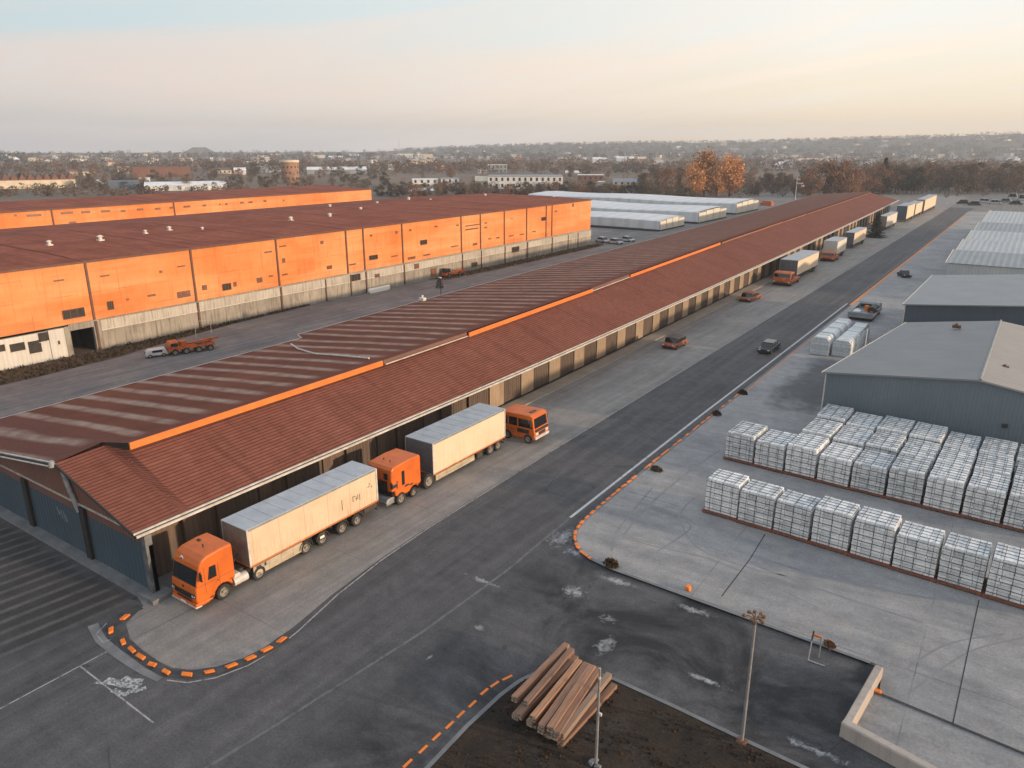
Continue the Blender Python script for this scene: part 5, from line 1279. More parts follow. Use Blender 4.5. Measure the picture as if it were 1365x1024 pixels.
far_lorry('pale trailer just beyond the dark evergreen bush', -47.9, -45.3, 312, 336, 5.3, None, side='end_panel', front='trailer_front', name='parked_trailer')
far_lorry('trailer with dark blue front and cream side, beyond the bush', -48.0, -44.0, 352, 374, 6.6, None, front='shed_wall_dark', name='parked_trailer')
far_lorry('cream trailer second from the far end of the warehouse row', -47.6, -43.9, 376.5, 399, 6.0, None, name='parked_trailer')
far_lorry('cream trailer last in the row at the far end of the warehouse', -47.0, -43.3, 401, 446, 6.5, None, front='trailer_front', name='parked_trailer')

# crane truck in the service lane
ct = thing('crane_truck', 'battered orange crane truck with thin upright masts standing in the service lane', 'crane truck', (-103.3, 64.0, .0), -.35)
b = MB(); b.box(-1.0, 1.0, -3.2, 3.4, .75, 1.05, bev=.05); b.box(-.9, -.75, -3, 3.3, 1.05, 1.3); b.box(.75, .9, -3, 3.3, 1.05, 1.3); b.build('flatbed', 'orange_worn', ct)
b = MB(); b.prism([(-3.4, .6), (-3.5, 1.3), (-3.1, 2.0), (-1.9, 2.05), (-1.8, .6)], 'x', -1.05, 1.05, bev=.15, seg=2); cb = b.build('cab', 'orange_worn', ct)
b = MB(); b.prism([(-3.42, 1.35), (-3.12, 1.88), (-3.15, 1.9), (-3.48, 1.35)], 'x', -.9, .9); b.box(1.05, 1.07, -3.0, -2.0, 1.35, 1.85); b.build('window', 'glass', cb)
b = MB(); b.cyl((0, -1.2, 1.3), (0, 4.2, 1.75), .2, .14, 8); b.cyl((.3, -.4, 1.1), (.3, 3.2, 1.5), .12, .1, 6); b.box(-.5, .5, -1.6, -.6, 1.0, 1.9, bev=.08); b.build('boom', 'orange_worn', ct)
b = MB(); b.box(-.3, .9, .6, 1.6, 1.05, 1.5, bev=.06); b.box(-.8, 0, 2.0, 3.0, 1.05, 1.4, bev=.05); b.build('winch', 'rust', ct)
b = MB()
for (x, y, z, h) in ((.2, .9, 1.4, 3.2), (-.3, 3.3, 1.2, 3.4)): b.tube([(x, y, z), (x-.15, y+.05, z+h)], .035, 5)
b.tube([(.05, .95, 4.5), (-.45, 3.35, 4.5)], .03, 5); b.build('mast', 'pipe_grey', ct)
for y in (-2.5, -.9, .9, 2.6):
    for s_ in (-1, 1): wheel(ct, s_*1.0, y, .48, .48, .34, s_)
w_ = thing('towed_car', 'white car body nose to nose with the orange crane truck', 'car', (-105.1, 59.4, 0), -.4)
b = MB(); b.prism([(-1.5, .25), (-1.55, .8), (-1.1, 1.2), (1.2, 1.25), (1.5, .8), (1.5, .25)], 'x', -.75, .75, bev=.12, seg=2); bb = b.build('body', 'car_white', w_)
b = MB(); b.box(-.55, .55, -1.58, -1.4, .6, .95, bev=.05); b.box(.74, .77, -.6, .8, .75, 1.1); b.build('window', 'glass', bb)
for s_ in (-1, 1):
    for y in (-.95, .95): wheel(w_, s_*.7, y, .28, .28, .2, s_)

# grey flatbed with orange tank beside the bundles
gt = thing('flatbed_truck', 'pale grey flatbed truck with small orange tank and dark drum, beyond the white bundles', 'truck', (-22.9, 148.0, .15), .0)
gt.scale = (.9, .85, .8)
b = MB(); b.box(-2.3, 2.3, -5.2, 6.4, .65, 1.2, bev=.15); b.box(-2.3, 2.3, -5.2, -4.9, 1.2, 1.9, bev=.05); b.box(-2.3, -2.05, -4.9, 6, 1.2, 1.7, bev=.05); b.box(2.05, 2.3, 1.0, 6, 1.2, 1.7, bev=.05); b.build('flatbed', 'grey_metal', gt)
b = MB(); b.prism([(3.8, .8), (3.7, 2.2), (4.2, 2.7), (6.0, 2.6), (6.4, 1.6), (6.4, .8)], 'x', -1.9, 2.2, bev=.2); cb = b.build('cab', 'grey_metal', gt)
b = MB(); b.box(-1.5, 1.8, 3.7, 3.85, 1.6, 2.3); b.build('window', 'glass', cb)
b = MB(); b.cyl((.1, 1.6, 1.2), (.1, 1.6, 2.3), .5, .46, 16); b.build('orange_tank', 'orange_block', gt)
b = MB(); b.cyl((1.3, -.6, 1.75), (1.3, 3.4, 1.75), .75, .75, 16); b.build('drum', 'black', gt)
b = MB(); b.box(1.2, 1.8, -2.2, -1.6, 1.2, 1.7, bev=.05); b.build('load', 'orange_worn', gt); b = MB(); b.box(-1.7, -.2, -4.4, -2.2, 1.2, 2.0, bev=.2); b.cyl((-1.2, -1.2, 1.2), (-1.2, -1.2, 1.9), .5, .5, 12); b.build('wrapped_load', 'bundle', gt)
for y in (-3.8, -2.4, 4.6):
    for s_ in (-1, 1): wheel(gt, s_*2.0, y, .5, .5, .4, s_)
b = MB(); b.cyl((0, 0, 0), (0, 0, 4.2), .06, .05, 8); b.box(-.15, .15, -.15, .15, 0, .1); single(b, 'white_post', 'plate', 'thin white post at the corner of the grey blue shed roof, by the bundles', 'post', (-17.6, 118.5, .15))

# silver covered cars near the end of the orange hall
for k, (px, py, rz) in enumerate(((803, 323, 1.2), (820, 325, 1.35), (836, 322, 1.3))):
    x, y = on_z(px, py)
    car(['silver car leftmost of three parked below the white membrane halls', 'silver car in the middle of the three parked below the white membrane halls', 'pale car rightmost of three parked below the white membrane halls'][k], (x, y, .0), rz, 'car_white', 'car_white', 5.2, 2.2, 1.7, 'silver cars beside the membrane halls')
# vehicles at the far end of the yard
fc = [(1284, 272, 'car_black', 'dark'), (1299, 274, 'car_black', 'dark'), (1312, 270, 'car_white', 'white'), (1326, 272, 'car_white', 'pale'), (1341, 270, 'car_grey', 'grey'), (1354, 273, 'car_black', 'dark'), (1350, 265, 'car_white', 'white'), (1363, 267, 'car_white', 'white')]
for k, (px, py, pm, cn) in enumerate(fc):
    x, y = on_z(px, py, 0)
    car('%s car parked at the far end of the yard, %s from the left' % (cn, ORD[k]), (x, y, .0), 1.5+.1*sin(k*3), pm, pm, 6.5, 2.6, 2.2 if k < 6 else 3.2, 'cars parked at the far end of the yard')

# ================================================================== TIMBER, POLES, WALLS, SMALL THINGS
def beam(label, a, c, w, h, z, roll=0):
    """squared timber from a (near end) to c (far end) resting at height z"""
    L = math.dist(a, c); rz = math.atan2(c[1]-a[1], c[0]-a[0])-pi/2
    b = MB(); n_ = 6; rows = []
    for i in range(n_+1):
        y = -L/2+L*i/n_; dx = .006*sin(i*1.3+L*9); dz = .006*sin(i*2.1+L*5)
        rows.append([(-w/2+dx, y, dz), (w/2+dx, y, dz), (w/2+dx, y, h+dz), (-w/2+dx, y, h+dz), (-w/2+dx, y, dz)])
    for i in range(n_):
        for j in range(4): b.add([rows[i][j], rows[i][j+1], rows[i+1][j+1], rows[i+1][j]], [(0, 1, 2, 3)])
    b.add(rows[0][:4], [(3, 2, 1, 0)]); b.add(rows[-1][:4], [(0, 1, 2, 3)])
    o = b.build('timber_beam', 'wood')
    o.location = ((a[0]+c[0])/2, (a[1]+c[1])/2, z); o.rotation_euler = (0, 0, rz)
    c2 = MB(); c2.box(-w/2+.015, w/2-.015, -L/2-.02, -L/2-.003, .015, h-.015); e = c2.build('sawn_end', 'wood_end', o)
    return tag(o, label, 'timber beam', 'timber beams piled on the soil')
def tb(px0, py0, px1, py1, z): return on_z(px0, py0, z), on_z(px1, py1, z)
zz = lambda a, b_: (660+a*200/1138, 840+b_*180/1024)
TOP = [((145, 505), (545, 98), 'leftmost'), ((235, 540), (583, 135), 'second from left, its sunlit face bright'), ((180, 635), (612, 190), 'third from left, set lower'),
       ((285, 655), (640, 222), 'fourth from left'), ((350, 720), (695, 245), 'fifth from left, dull grey'), ((418, 735), (738, 262), 'sixth from left, broad and smooth'), ((467, 770), (783, 282), 'seventh from left'), ((500, 785), (865, 322), 'eighth from left, sunlit'), ((492, 850), (905, 405), 'rightmost, slid down the side')]
ZT = [1.15, 1.2, .9, 1.12, 1.05, 1.1, 1.0, .85, .3]
for (a, c, lab), z in zip(TOP, ZT):
    p, q = zz(*a), zz(*c); A_, C_ = on_z(*p, z), on_z(*q, z)
    beam('weathered squared timber on top of the pile, %s' % lab, A_, C_, (.37, .34, .39, .35, .38, .43, .36, .33, .37)[ZT.index(z)], .36, z-.36)
UND = [((150, 640), (560, 200), .78, 'second layer timber at the left edge of the pile'), ((260, 690), (640, 260), .72, 'second layer timber showing a pale sawn end'), ((345, 745), (710, 290), .7, 'second layer timber under the middle of the pile'), ((440, 790), (800, 330), .66, 'second layer timber towards the right of the pile')]
for a, c, z, lab in UND:
    p, q = zz(*a), zz(*c); beam(lab, on_z(*p, z), on_z(*q, z), .4, .34, z-.36)
for k, (x, y) in enumerate(((-18.6, 31), (-17.6, 30.6), (-16.6, 30.4))):
    beam(['ground layer timber on the left under the pile', 'ground layer timber in the middle under the pile', 'ground layer timber on the right under the pile'][k], (x-.1, y-2.7), (x+.2, y+2.4), .42, .32, .05)

p = thing('lamp_post', 'thin pale pole with a rusty branching head, standing on the kerb of the soil island', 'lamp post', (-8.08, 33.28, .05))
b = MB(); b.cyl((0, 0, 0), (0, 0, 7.6), .095, .06, 12); b.build('pole', 'galv', p)
b = MB(); b.cyl((0, 0, -.03), (0, 0, .12), .28, .24, 10); b.box(-.25, .25, -.25, .25, -.03, .05); b.build('base', 'rust', p)
b = MB(); rr = random.Random(4)
for i in range(9):
    a = i*.7; r_ = .28+.14*(i % 3); zt_ = 7.6+rr.uniform(-.05, .18)
    b.tube([(0, 0, 7.55), (r_*.6*cos(a), r_*.6*sin(a), zt_), (r_*cos(a), r_*sin(a), zt_+rr.uniform(-.1, .08))], .035, 5)
    b.box(r_*cos(a)-.09, r_*cos(a)+.09, r_*sin(a)-.09, r_*sin(a)+.09, zt_-.08, zt_+.05, bev=.03, seg=1)
M['lamp_rust'] = mat('rusty_lamp_head', (.22, .11, .05), (.1, .06, .035), 4, .8)
b.build('lamp_head', 'lamp_rust', p)
p = thing('pole', 'plain grey pole without a head rising from the soil before the timber pile', 'pole', (-13.72, 27.62, .05))
b = MB(); b.cyl((0, 0, 0), (0, 0, 5.8), .085, .055, 12); b.build('shaft', 'galv', p)
b = MB(); b.cyl((0, 0, 5.2), (0, 0, 5.32), .08, .08, 8); b.box(.05, .2, -.05, .05, 3.05, 3.2); b.build('bracket', 'vent', p)
b = MB(); rr = random.Random(8)
for i in range(9): b.box(*(lambda x, y, s_: (x-s_, x+s_, y-s_, y+s_, 0, s_*1.4))(rr.uniform(-.25, .25), rr.uniform(-.25, .25), rr.uniform(.06, .13)), bev=.03, seg=1)
b.build('rubble_base', 'kerb_grey', p)
# low concrete walls in the corner of the yard
M['wall_conc'] = cladding('low_wall_concrete', (.34, .3, .27), (.42, .37, .33), 0, .6, (.2, .17, .15), rough=.9)
def rail(name, label, pts, w, h, z0=-.02):
    b = MB(); b.prism([(-w/2, 0), (w/2, 0), (w/2*.92, h-.08), (w/2*.7, h), (-w/2*.7, h), (-w/2*.92, h-.08)], 'y', 0, 1, bev=.0)
    a, c = pts; L = math.dist(a, c)
    b.v = [(v[0], v[1]*L, v[2]) for v in b.v]
    o = b.build(name, 'wall_conc'); o.location = (a[0], a[1], z0); o.rotation_euler = (0, 0, math.atan2(c[1]-a[1], c[0]-a[0])-pi/2)
    return tag(o, label, 'wall')
wa0 = on_z(1131, 962, .75); wa1 = on_z(1172, 889, .75)
rail('concrete_wall', 'low concrete wall with a sunlit orange glowing side at the corner of the yard', ((wa0[0], wa0[1]), (wa1[0], wa1[1])), .5, .85)
wb0 = on_z(1124, 962, .78); wb1 = on_z(1240, 1024, .78)
dv = Vector((wb1[0]-wb0[0], wb1[1]-wb0[1])).normalized()
rail('concrete_wall', 'low dirty concrete wall running out of the lower right corner of the picture', ((wb0[0], wb0[1]), (wb0[0]+dv.x*16, wb0[1]+dv.y*16)), .55, .9)
b = MB(); b.box(-.2, .2, -.14, .14, 0, .14, bev=.05); single(b, 'orange_brick', 'orange_block', 'small orange brown lump at the end of the dark yard drain', 'lump', (ys[0]-.1, ys[1]+.05, .15))
# metal frame by the yard edge
f = thing('metal_frame', 'small pale goal shaped metal frame straddling the yard edge behind the lamp post', 'frame', (0, 0, 0))
g0 = on_z(1077, 881); g1 = on_z(1099, 889); 
b = MB(); b.tube([(g0[0], g0[1], .05), (g1[0], g1[1], .05)], .05, 6); b.build('base_bar', 'galv', f)
b = MB(); b.tube([(g0[0], g0[1], 0), (g0[0], g0[1]+.35, 1.25)], .045, 6); b.build('upright', 'galv', f)
b = MB(); b.tube([(g0[0], g0[1]+.35, 1.25), (g0[0]+.02, g0[1]+.5, 1.85)], .05, 6); b.build('upright_top', 'black', f)
b = MB(); b.tube([(g1[0]-.5, g1[1]+.7, 0), (g1[0]-.5, g1[1]+.75, 1.5)], .04, 6); b.build('upright', 'galv', f)
b = MB(); b.box(g1[0]-.95, g1[0]-.5, g1[1]+.7, g1[1]+.74, 1.35, 1.5); b.build('tag_plate', 'orange_block', f)

# dry bushes on the kerbs
def bush_mesh(rx, ry_, h, n_, seed, sz=.12):
    r = random.Random(seed); b = MB()
    for i in range(n_):
        a = r.uniform(0, 2*pi); u = r.uniform(-.1, 1); rad = math.sqrt(max(0, 1-u*u*.95))*r.uniform(.45, 1.05)
        c = Vector((rx*rad*cos(a), ry_*rad*sin(a), max(.02, h*u)))
        d = Vector((r.gauss(0, 1), r.gauss(0, 1), r.gauss(0, 1))).normalized(); e = d.orthogonal().normalized(); s_ = sz*r.uniform(.6, 1.5)
        b.add([c-e*s_*.5, c+e*s_*.5, c+d.cross(e)*s_*1.3], [(0, 1, 2)])
    return b
for px, py, rx, ry_, h, lab, m_ in ((815, 754, .6, .42, .5, 'dry brown bush on the rounded corner of the yard kerb', 'dry_bush'), (875, 627, .6, .45, .42, 'dark low bush on the yard kerb line, nearest of the three up the road', 'leaf_olive'), (955, 553, .55, .55, .5, 'dark bush on the kerb beside the end of the orange segments', 'leaf_olive'), (990, 525, .6, .5, .5, 'small rounded bush on the kerb beyond the orange segments', 'dry_bush'), (1106, 861, .3, .25, .3, 'tiny dark orange clump on the yard beside the metal frame', 'leaf_rust'), (586, 383, .9, .9, 1.8, 'black leafed shrub standing alone in the service lane', 'leaf_dark')):
    x, y = on_z(px, py, .15)
    t = thing('dry_bush', lab, 'bush', (x, y, .13))
    bush_mesh(rx, ry_, h, 420, int(px), .14).build('foliage', m_, t)
    b = MB(); 
    for q in range(5): b.tube([(0, 0, 0), (rx*.5*cos(q*1.3), ry_*.5*sin(q*1.3), h*.7)], .02, 4)
    b.build('stems', 'bark', t)
b = MB(); b.prism([(-.2, 0), (.2, 0), (.14, .3), (-.1, .34)], 'y', -.2, .2, bev=.05); x, y = on_z(917, 786, .15); single(b, 'orange_marker', 'orange_block', 'small orange marker lump lying near the lower edge of the yard', 'marker', (x, y, .15))
lp = thing('lane_lamp', 'small white headed lamp post in the service lane beside the striped roof', 'lamp post', (-93.6, 112.2, 0))
b = MB(); b.cyl((0, 0, 0), (0, 0, 5.6), .09, .06, 8); b.build('pole', 'pillar_dark', lp); b = MB(); b.box(-.5, .2, -.15, .15, 5.5, 5.7, bev=.04); b.build('lamp_head', 'vent', lp)
x, y = on_z(597, 369, 0)
om = thing('loader', 'small orange machine parked at the foot of the orange hall', 'loader', (x, y+1.5, .0), 0)
b = MB(); b.prism([(-3.2, .4), (-3.2, 1.1), (-.6, 1.2), (-.4, 1.0), (3.6, 1.0), (3.6, .4)], 'x', -.9, .9, bev=.1); b.build('body', 'orange_worn', om)
b = MB(); b.prism([(-2.9, 1.15), (-2.7, 2.1), (-1.5, 2.1), (-1.2, 1.15)], 'x', -.8, .8, bev=.08); b.build('cab', 'glass', om)
b = MB(); b.tube([(.95, 0, 1.3), (.95, 2.5, 1.6), (.95, 4.2, .7)], .09, 6); b.box(-.9, .9, 3.9, 4.5, .1, .8, bev=.05); b.build('arm', 'orange_worn', om)
for s_ in (-1, 1):
    for y in (-2.1, 1.9): wheel(om, s_*.9, y, .5, .5, .35, s_)
ms = thing('floodlight_mast', 'tall thin mast with small lamps behind the roof of the long warehouse', 'mast', (-111.7, 441, 0))
b = MB(); b.cyl((0, 0, 0), (0, 0, 14), .28, .16, 8); b.build('pole', 'galv', ms); b = MB(); b.box(-.2, 3.2, -.3, .3, 10.2, 10.8); b.box(-.3, 1.6, -.3, .3, 12.4, 13); b.box(2.6, 4, -.4, .4, 8.8, 9.6); b.build('lamp_bar', 'vent', ms)
b = MB(); b.box(-3, 3, -2, 2, 0, 1.6, bev=.1); b.box(-2, 2.5, -1.5, 1.5, 1.6, 2.4, bev=.1); x, y = on_z(1022, 274, 0); single(b, 'orange_heap', 'orange_worn', 'orange brown covered heap at the end of the farthest membrane hall', 'heap', (x, y, 0))

# ================================================================== FAR BUILDINGS
def pmat(n, c, c2=None, **k):
    if n not in M: M[n] = mat(n, c, c2 or tuple(v*.75 for v in c), k.pop('sc', .25), .8, **k)
    return n
pmat('far_white', (.75, .76, .77)); pmat('far_cream', (.7, .6, .46)); pmat('far_grey', (.3, .32, .35)); pmat('far_blue', (.11, .15, .19)); pmat('far_red', (.2, .09, .06)); pmat('far_brick', (.36, .2, .12), (.2, .1, .06)); pmat('far_roof', (.14, .1, .085)); pmat('far_sunlit_orange', (.6, .26, .08)); pmat('far_roof_white', (.8, .82, .84))  # the orange is low sunlight painted into the lit far houses
def far_house(px0, px1, pt, pb, label, wall, roof, kind='flat', dep=None, cat='building', win=0, group=None, name='far_building', rz=None):
    c = on_z((px0+px1)/2, pb, 0); d = math.hypot(*c); fwd = d*cos(math.atan(((px0+px1)/2-682.5)/FPX))
    w = (px1-px0)*fwd/1000*.97; h = (pb-pt)*fwd/1000*.97; dep = dep or max(7, min(w*.6, 30))
    a = math.atan2(c[1], c[0])-pi/2
    t = thing(name, label, cat, (c[0], c[1], -.03), a if rz is None else rz, group)
    hw = h if kind == 'flat' else h*(.62 if kind == 'gable' else .55)
    b = MB(); b.box(-w/2, w/2, 0, dep, 0, hw); wl = b.build('wall', wall, t)
    b = MB()
    if kind == 'flat': b.box(-w/2-.3, w/2+.3, -.3, dep+.3, hw, hw+.35)
    elif kind == 'gable':
        b.prism([(-.5, hw-.1), (dep/2, h), (dep+.5, hw-.1)], 'x', -w/2-.4, w/2+.4)
    else:
        n_ = max(2, int(w/5))
        for k in range(n_): x = -w/2+w*k/n_; b.prism([(x, hw), (x+w/n_*.5, h), (x+w/n_, hw)], 'y', -.2, dep)
    b.build('roof', roof, t)
    if win:
        nw = max(2, int(w/4.2)); wo_ = None
        for r_ in range(win):
            for k in range(nw):
                hh_ = min(1.2, hw/win*.36)
                if wo_ is None: b = MB(); b.box(-.8, .8, -.07, .0, -hh_, hh_); wo_ = o = b.build('window', 'window_dark', wl)
                else: o = wo_.copy(); COL.objects.link(o); o.parent = wl
                o.location = (-w/2+w*(k+.5)/nw, 0, hw*(r_+.55)/win)
    return t
FB = [
 (-60, 92, 232, 252, 'long cream building with a row of rust red roof peaks at the far left', 'far_cream', 'far_red', 'saw', 24, 0),
 (148, 198, 243, 253, 'low dark blue shed joined to the left end of a long white shed', 'far_blue', 'far_blue', 'flat', 26, 0),
 (198.5, 300, 243, 254, 'long white shed behind the roof of the rear orange hall', 'far_white', 'far_roof_white', 'gable', 24, 0),
 (182, 252, 224, 236, 'long low brown red hall among trees left of the brick tower', 'far_red', 'far_red', 'flat', 20, 0),
 (158, 173, 223, 231, 'white block left of the long brown red hall', 'far_white', 'far_roof_white', 'flat', 12, 1),
 (112, 127, 225, 235, 'bright cream house at the left among bare trees', 'far_cream', 'far_roof', 'gable', 10, 1),
 (92, 104, 226, 234, 'small cream house beside the rust roofed building', 'far_cream', 'far_red', 'gable', 10, 0),
 (130, 146, 236, 245, 'pale low house above the dark blue shed', 'far_white', 'far_roof', 'gable', 10, 0),
 (187, 200, 238, 244, 'small white roofed house behind the dark blue shed', 'far_white', 'far_roof_white', 'flat', 9, 0),
 (104, 118, 212, 215, 'tiny white house on the far left slope', 'far_white', 'far_roof_white', 'flat', 10, 0),
 (340, 360, 215, 221, 'white building with stepped roof left of the brick tower', 'far_white', 'far_roof_white', 'flat', 20, 1),
 (345, 376, 222, 230, 'pale grey building touching the left of the brick tower', 'far_white', 'far_grey', 'gable', 16, 0),
 (313, 328, 224, 233, 'white gabled barn between bare trees', 'far_white', 'far_roof_white', 'gable', 14, 0),
 (280, 308, 224, 232, 'low white and brown row of houses', 'far_cream', 'far_roof', 'gable', 12, 1),
 (411, 488, 223, 232, 'long pale roofed hall right of the brick tower', 'far_grey', 'far_roof_white', 'gable', 26, 0),
 (550, 584, 240, 250, 'white glassy block, left of three in the middle distance', 'far_white', 'far_roof_white', 'flat', 16, 2),
 (549, 580, 251.5, 259, 'low white roofed shed at the foot of the glassy block', 'far_grey', 'far_roof_white', 'gable', 14, 0),
 (588, 612, 239, 250, 'blue white block, middle of three in the distance', 'far_white', 'far_grey', 'flat', 16, 2),
 (634, 650, 236, 251, 'cream gable end of the long glassy hall', 'far_cream', 'far_cream', 'gable', 14, 1),
 (650.5, 750, 236, 252, 'very long glassy grey white hall in the middle distance', 'far_white', 'far_grey', 'flat', 30, 2),
 (650, 676, 220.5, 230.5, 'grey blue office block standing above the long glassy hall', 'far_grey', 'far_white', 'flat', 16, 2),
 (637, 649, 226, 231, 'small white block left of the grey blue office block', 'far_white', 'far_roof_white', 'flat', 10, 0),
 (686, 696, 210.5, 219, 'orange lit tower house on the far slope', 'far_sunlit_orange', 'far_sunlit_orange', 'flat', 14, 1),
 (577, 592, 221, 227, 'orange lit house in the middle distance', 'far_sunlit_orange', 'far_sunlit_orange', 'gable', 12, 0),
 (518, 551, 220, 226, 'long white roofed row left of the orange lit house', 'far_white', 'far_roof_white', 'flat', 14, 0),
 (546, 584, 213.5, 219, 'pale flat hall on the far plain', 'far_cream', 'far_roof_white', 'flat', 20, 0),
 (532, 562, 205.5, 211, 'group of pale blocks far off on the left slope', 'far_white', 'far_cream', 'flat', 22, 1),
 (560, 577, 206, 212, 'tan block right of the far pale blocks', 'far_cream', 'far_cream', 'flat', 22, 0),
 (770, 804, 234, 242, 'red brown flat building right of the long glassy hall', 'far_red', 'far_white', 'flat', 16, 1),
 (754, 775, 228, 234, 'pale roofed house above the red brown flat building', 'far_grey', 'far_roof_white', 'gable', 12, 0),
 (780, 789, 244, 251, 'small white gable house below the red brown building', 'far_white', 'far_roof', 'gable', 9, 0),
 (797, 806, 243, 250, 'small pale blue house right of the white gable house', 'far_grey', 'far_roof_white', 'flat', 9, 0),
 (817, 882, 239, 250, 'long terrace of pale and cream houses behind the tree belt', 'far_cream', 'far_grey', 'gable', 14, 2),
 (790, 802, 210, 217, 'white house left of a pair on the far slope', 'far_white', 'far_roof_white', 'gable', 14, 0),
 (822, 838, 209, 215, 'white house right of a pair on the far slope', 'far_white', 'far_roof_white', 'gable', 14, 0),
 (850, 861, 209.5, 216, 'orange lit house on the far slope', 'far_sunlit_orange', 'far_cream', 'gable', 14, 0),
 (872, 884, 214, 217, 'flat white shed on the far slope', 'far_white', 'far_roof_white', 'flat', 16, 0),
 (1032, 1046, 216, 226, 'white building with a stepped roof above the bare trees', 'far_white', 'far_roof_white', 'gable', 14, 1),
 (1045, 1056, 214, 224, 'taller white block beside the stepped white building', 'far_white', 'far_white', 'flat', 12, 1),
 (1278, 1287, 221, 227, 'small white house behind the right hand tree belt', 'far_white', 'far_roof_white', 'flat', 10, 0),
 (1296, 1312, 222, 228, 'white roofed house group behind the right hand tree belt', 'far_white', 'far_roof_white', 'gable', 12, 0),
 (1355, 1372, 221, 227, 'white block at the far right behind the tree belt', 'far_white', 'far_roof_white', 'flat', 10, 0),
 (1155, 1162, 216, 223, 'narrow pale house left of the dark conifer', 'far_white', 'far_roof_white', 'gable', 10, 0),
]
for r_ in FB: far_house(*r_[:8], dep=r_[8], win=r_[9])
# brick tower
c = on_z(388, 244); bt = thing('brick_tower', 'round squat brick tower tapering upwards among the trees at the left', 'tower', (c[0], c[1], 0))
fw = math.hypot(*c)*.95; sc1 = fw/1000
b = MB(); b.cyl((0, 0, 0), (0, 0, 26*sc1), 11.2*sc1, 11.6*sc1, 28); b.build('shaft', 'far_brick', bt)
b = MB(); b.cyl((0, 0, 26*sc1), (0, 0, 28.6*sc1), 12.4*sc1, 12.4*sc1, 28); b.build('crown_ring', 'far_cream', bt)
b = MB()
for i in range(14):
    for k in range(3): a = 2*pi*i/14+k*.2; b.box(-.6, .6, -.15, .15, -.9, .9, mtx=Matrix.Translation((11.3*sc1*cos(a), 11.3*sc1*sin(a), (6+7*k)*sc1)) @ Matrix.Rotation(a+pi/2, 4, 'Z'))
b.build('window_openings', 'window_dark', bt)
# small houses sprinkled through the middle distance
rr = random.Random(21); protos = []
for k, (wl, rf, kd) in enumerate((('far_white', 'far_roof', 'g'), ('far_cream', 'far_red', 'g'), ('far_white', 'far_roof_white', 'f'), ('far_grey', 'far_roof_white', 'g'))):
    t = thing('far_house', 'small pale house among the bare trees of the far town', 'house', (0, 0, 0), 0, 'small houses scattered through the far town')
    b = MB(); b.box(-6, 6, -4, 4, 0, 4.5); b.build('wall', wl, t)
    b = MB(); b.prism([(-4.4, 4.4), (0, 7), (4.4, 4.4)], 'x', -6.3, 6.3) if kd == 'g' else b.box(-6.3, 6.3, -4.3, 4.3, 4.5, 5); b.build('roof', rf, t); protos.append(t)
for i in range(84):
    px = rr.uniform(-30, 1395); py = 203+rr.random()**1.6*20+ (0 if px < 500 else -1)
    x, y = on_z(px, max(py, 208), 0)
    p_ = protos[i % 4]
    s_ = rr.uniform(.8, 1.6)
    if i < 4: o = p_; o.location = (x, y, 0); o.rotation_euler = (0, 0, rr.uniform(0, 3))
    else: o = dup(p_, (x, y, 0), rr.uniform(0, 3))
    o.scale = (s_*rr.uniform(.8, 2), s_, s_*rr.uniform(.8, 1.1))
pmat('far_pale', (.5, .5, .5))
# the far town and its sheds: too many and too small to tell apart
b = MB(); rr = random.Random(31)
def hill_h(x, y):
    az = math.atan2(y, x); r_ = math.hypot(x, y)
    px = 682.5+FPX*math.tan(max(-1.25, min(1.25, (pi/2+AZ)-az)))*1.05
    top = interp(px, [(0, -2), (480, 0), (600, 20), (700, 34), (850, 44), (1000, 48), (1150, 60), (1365, 78), (2200, 95), (3000, 70)])
    f = max(0, min(1, (r_-2200)/1700)); f = f*f*(3-2*f)
    nz = math.sin(x*.0041+y*.0013)*.5+math.sin(x*.0017-y*.0052+1.3)*.5
    return top*f*(1+.13*nz*(1-abs(2*f-1))) - (2.5 if r_ < 2250 else 0)
for i in range(250):
    px = rr.uniform(-60, 1430); py = 203+rr.random()**.7*10+(0 if px > 480 else 2)
    if px < 480 and rr.random() < .4: continue
    x, y = on_z(px, py, 0); 
    if math.hypot(x, y) > 3900: continue
    w, d, h = rr.uniform(8, 34), rr.uniform(8, 16), rr.uniform(4, 8)
    b.box(-w/2, w/2, -d/2, d/2, -6, h, rr.choice((0, 0, 0, 1, 2)), mtx=Matrix.Translation((x, y, max(0, hill_h(x, y)))) @ Matrix.Rotation(rr.uniform(0, 3), 4, 'Z'))
o = b.build('far_town', ['far_pale', 'far_cream', 'far_grey']); tag(o, 'pale roofs of the far town spread along the foot of the hills', 'town', kind='stuff')

# ================================================================== HILLS
b = MB(); NA, NR = 150, 22; rr = random.Random(2)
vs = []
for i in range(NA+1):
    az = (pi/2+AZ)-1.2+2.45*(1-i/NA)-0.05
    for j in range(NR+1):
        r_ = 2150+j*(4150-2150)/NR; x, y = r_*cos(az), r_*sin(az)
        vs.append((x, y, hill_h(x, y)+ (rr.uniform(-1.5, 1.5) if j > 3 else -1)))
b.add(vs, [(i*(NR+1)+j, (i+1)*(NR+1)+j, (i+1)*(NR+1)+j+1, i*(NR+1)+j+1) for i in range(NA) for j in range(NR)])
def hill_mat():
    m, nt, bs = new_mat('hill_woods'); P = coords(nt, 'world')
    f = nt.rng(nt.noise(P, .004, 6, .6), .42, .6)
    col = nt.mix(f, (.028, .032, .028), (.085, .072, .052))
    fine = nt.noise(P, .05, 6, .8); col = nt.mix(1, col, nt.mix(fine, (.4,)*3, (1.6,)*3), 'MULTIPLY')
    nt._set(bs.inputs['Base Color'], col); bs.inputs['Roughness'].default_value = 1; return m
M['hills'] = hill_mat(); struct('hills', b, 'hills')

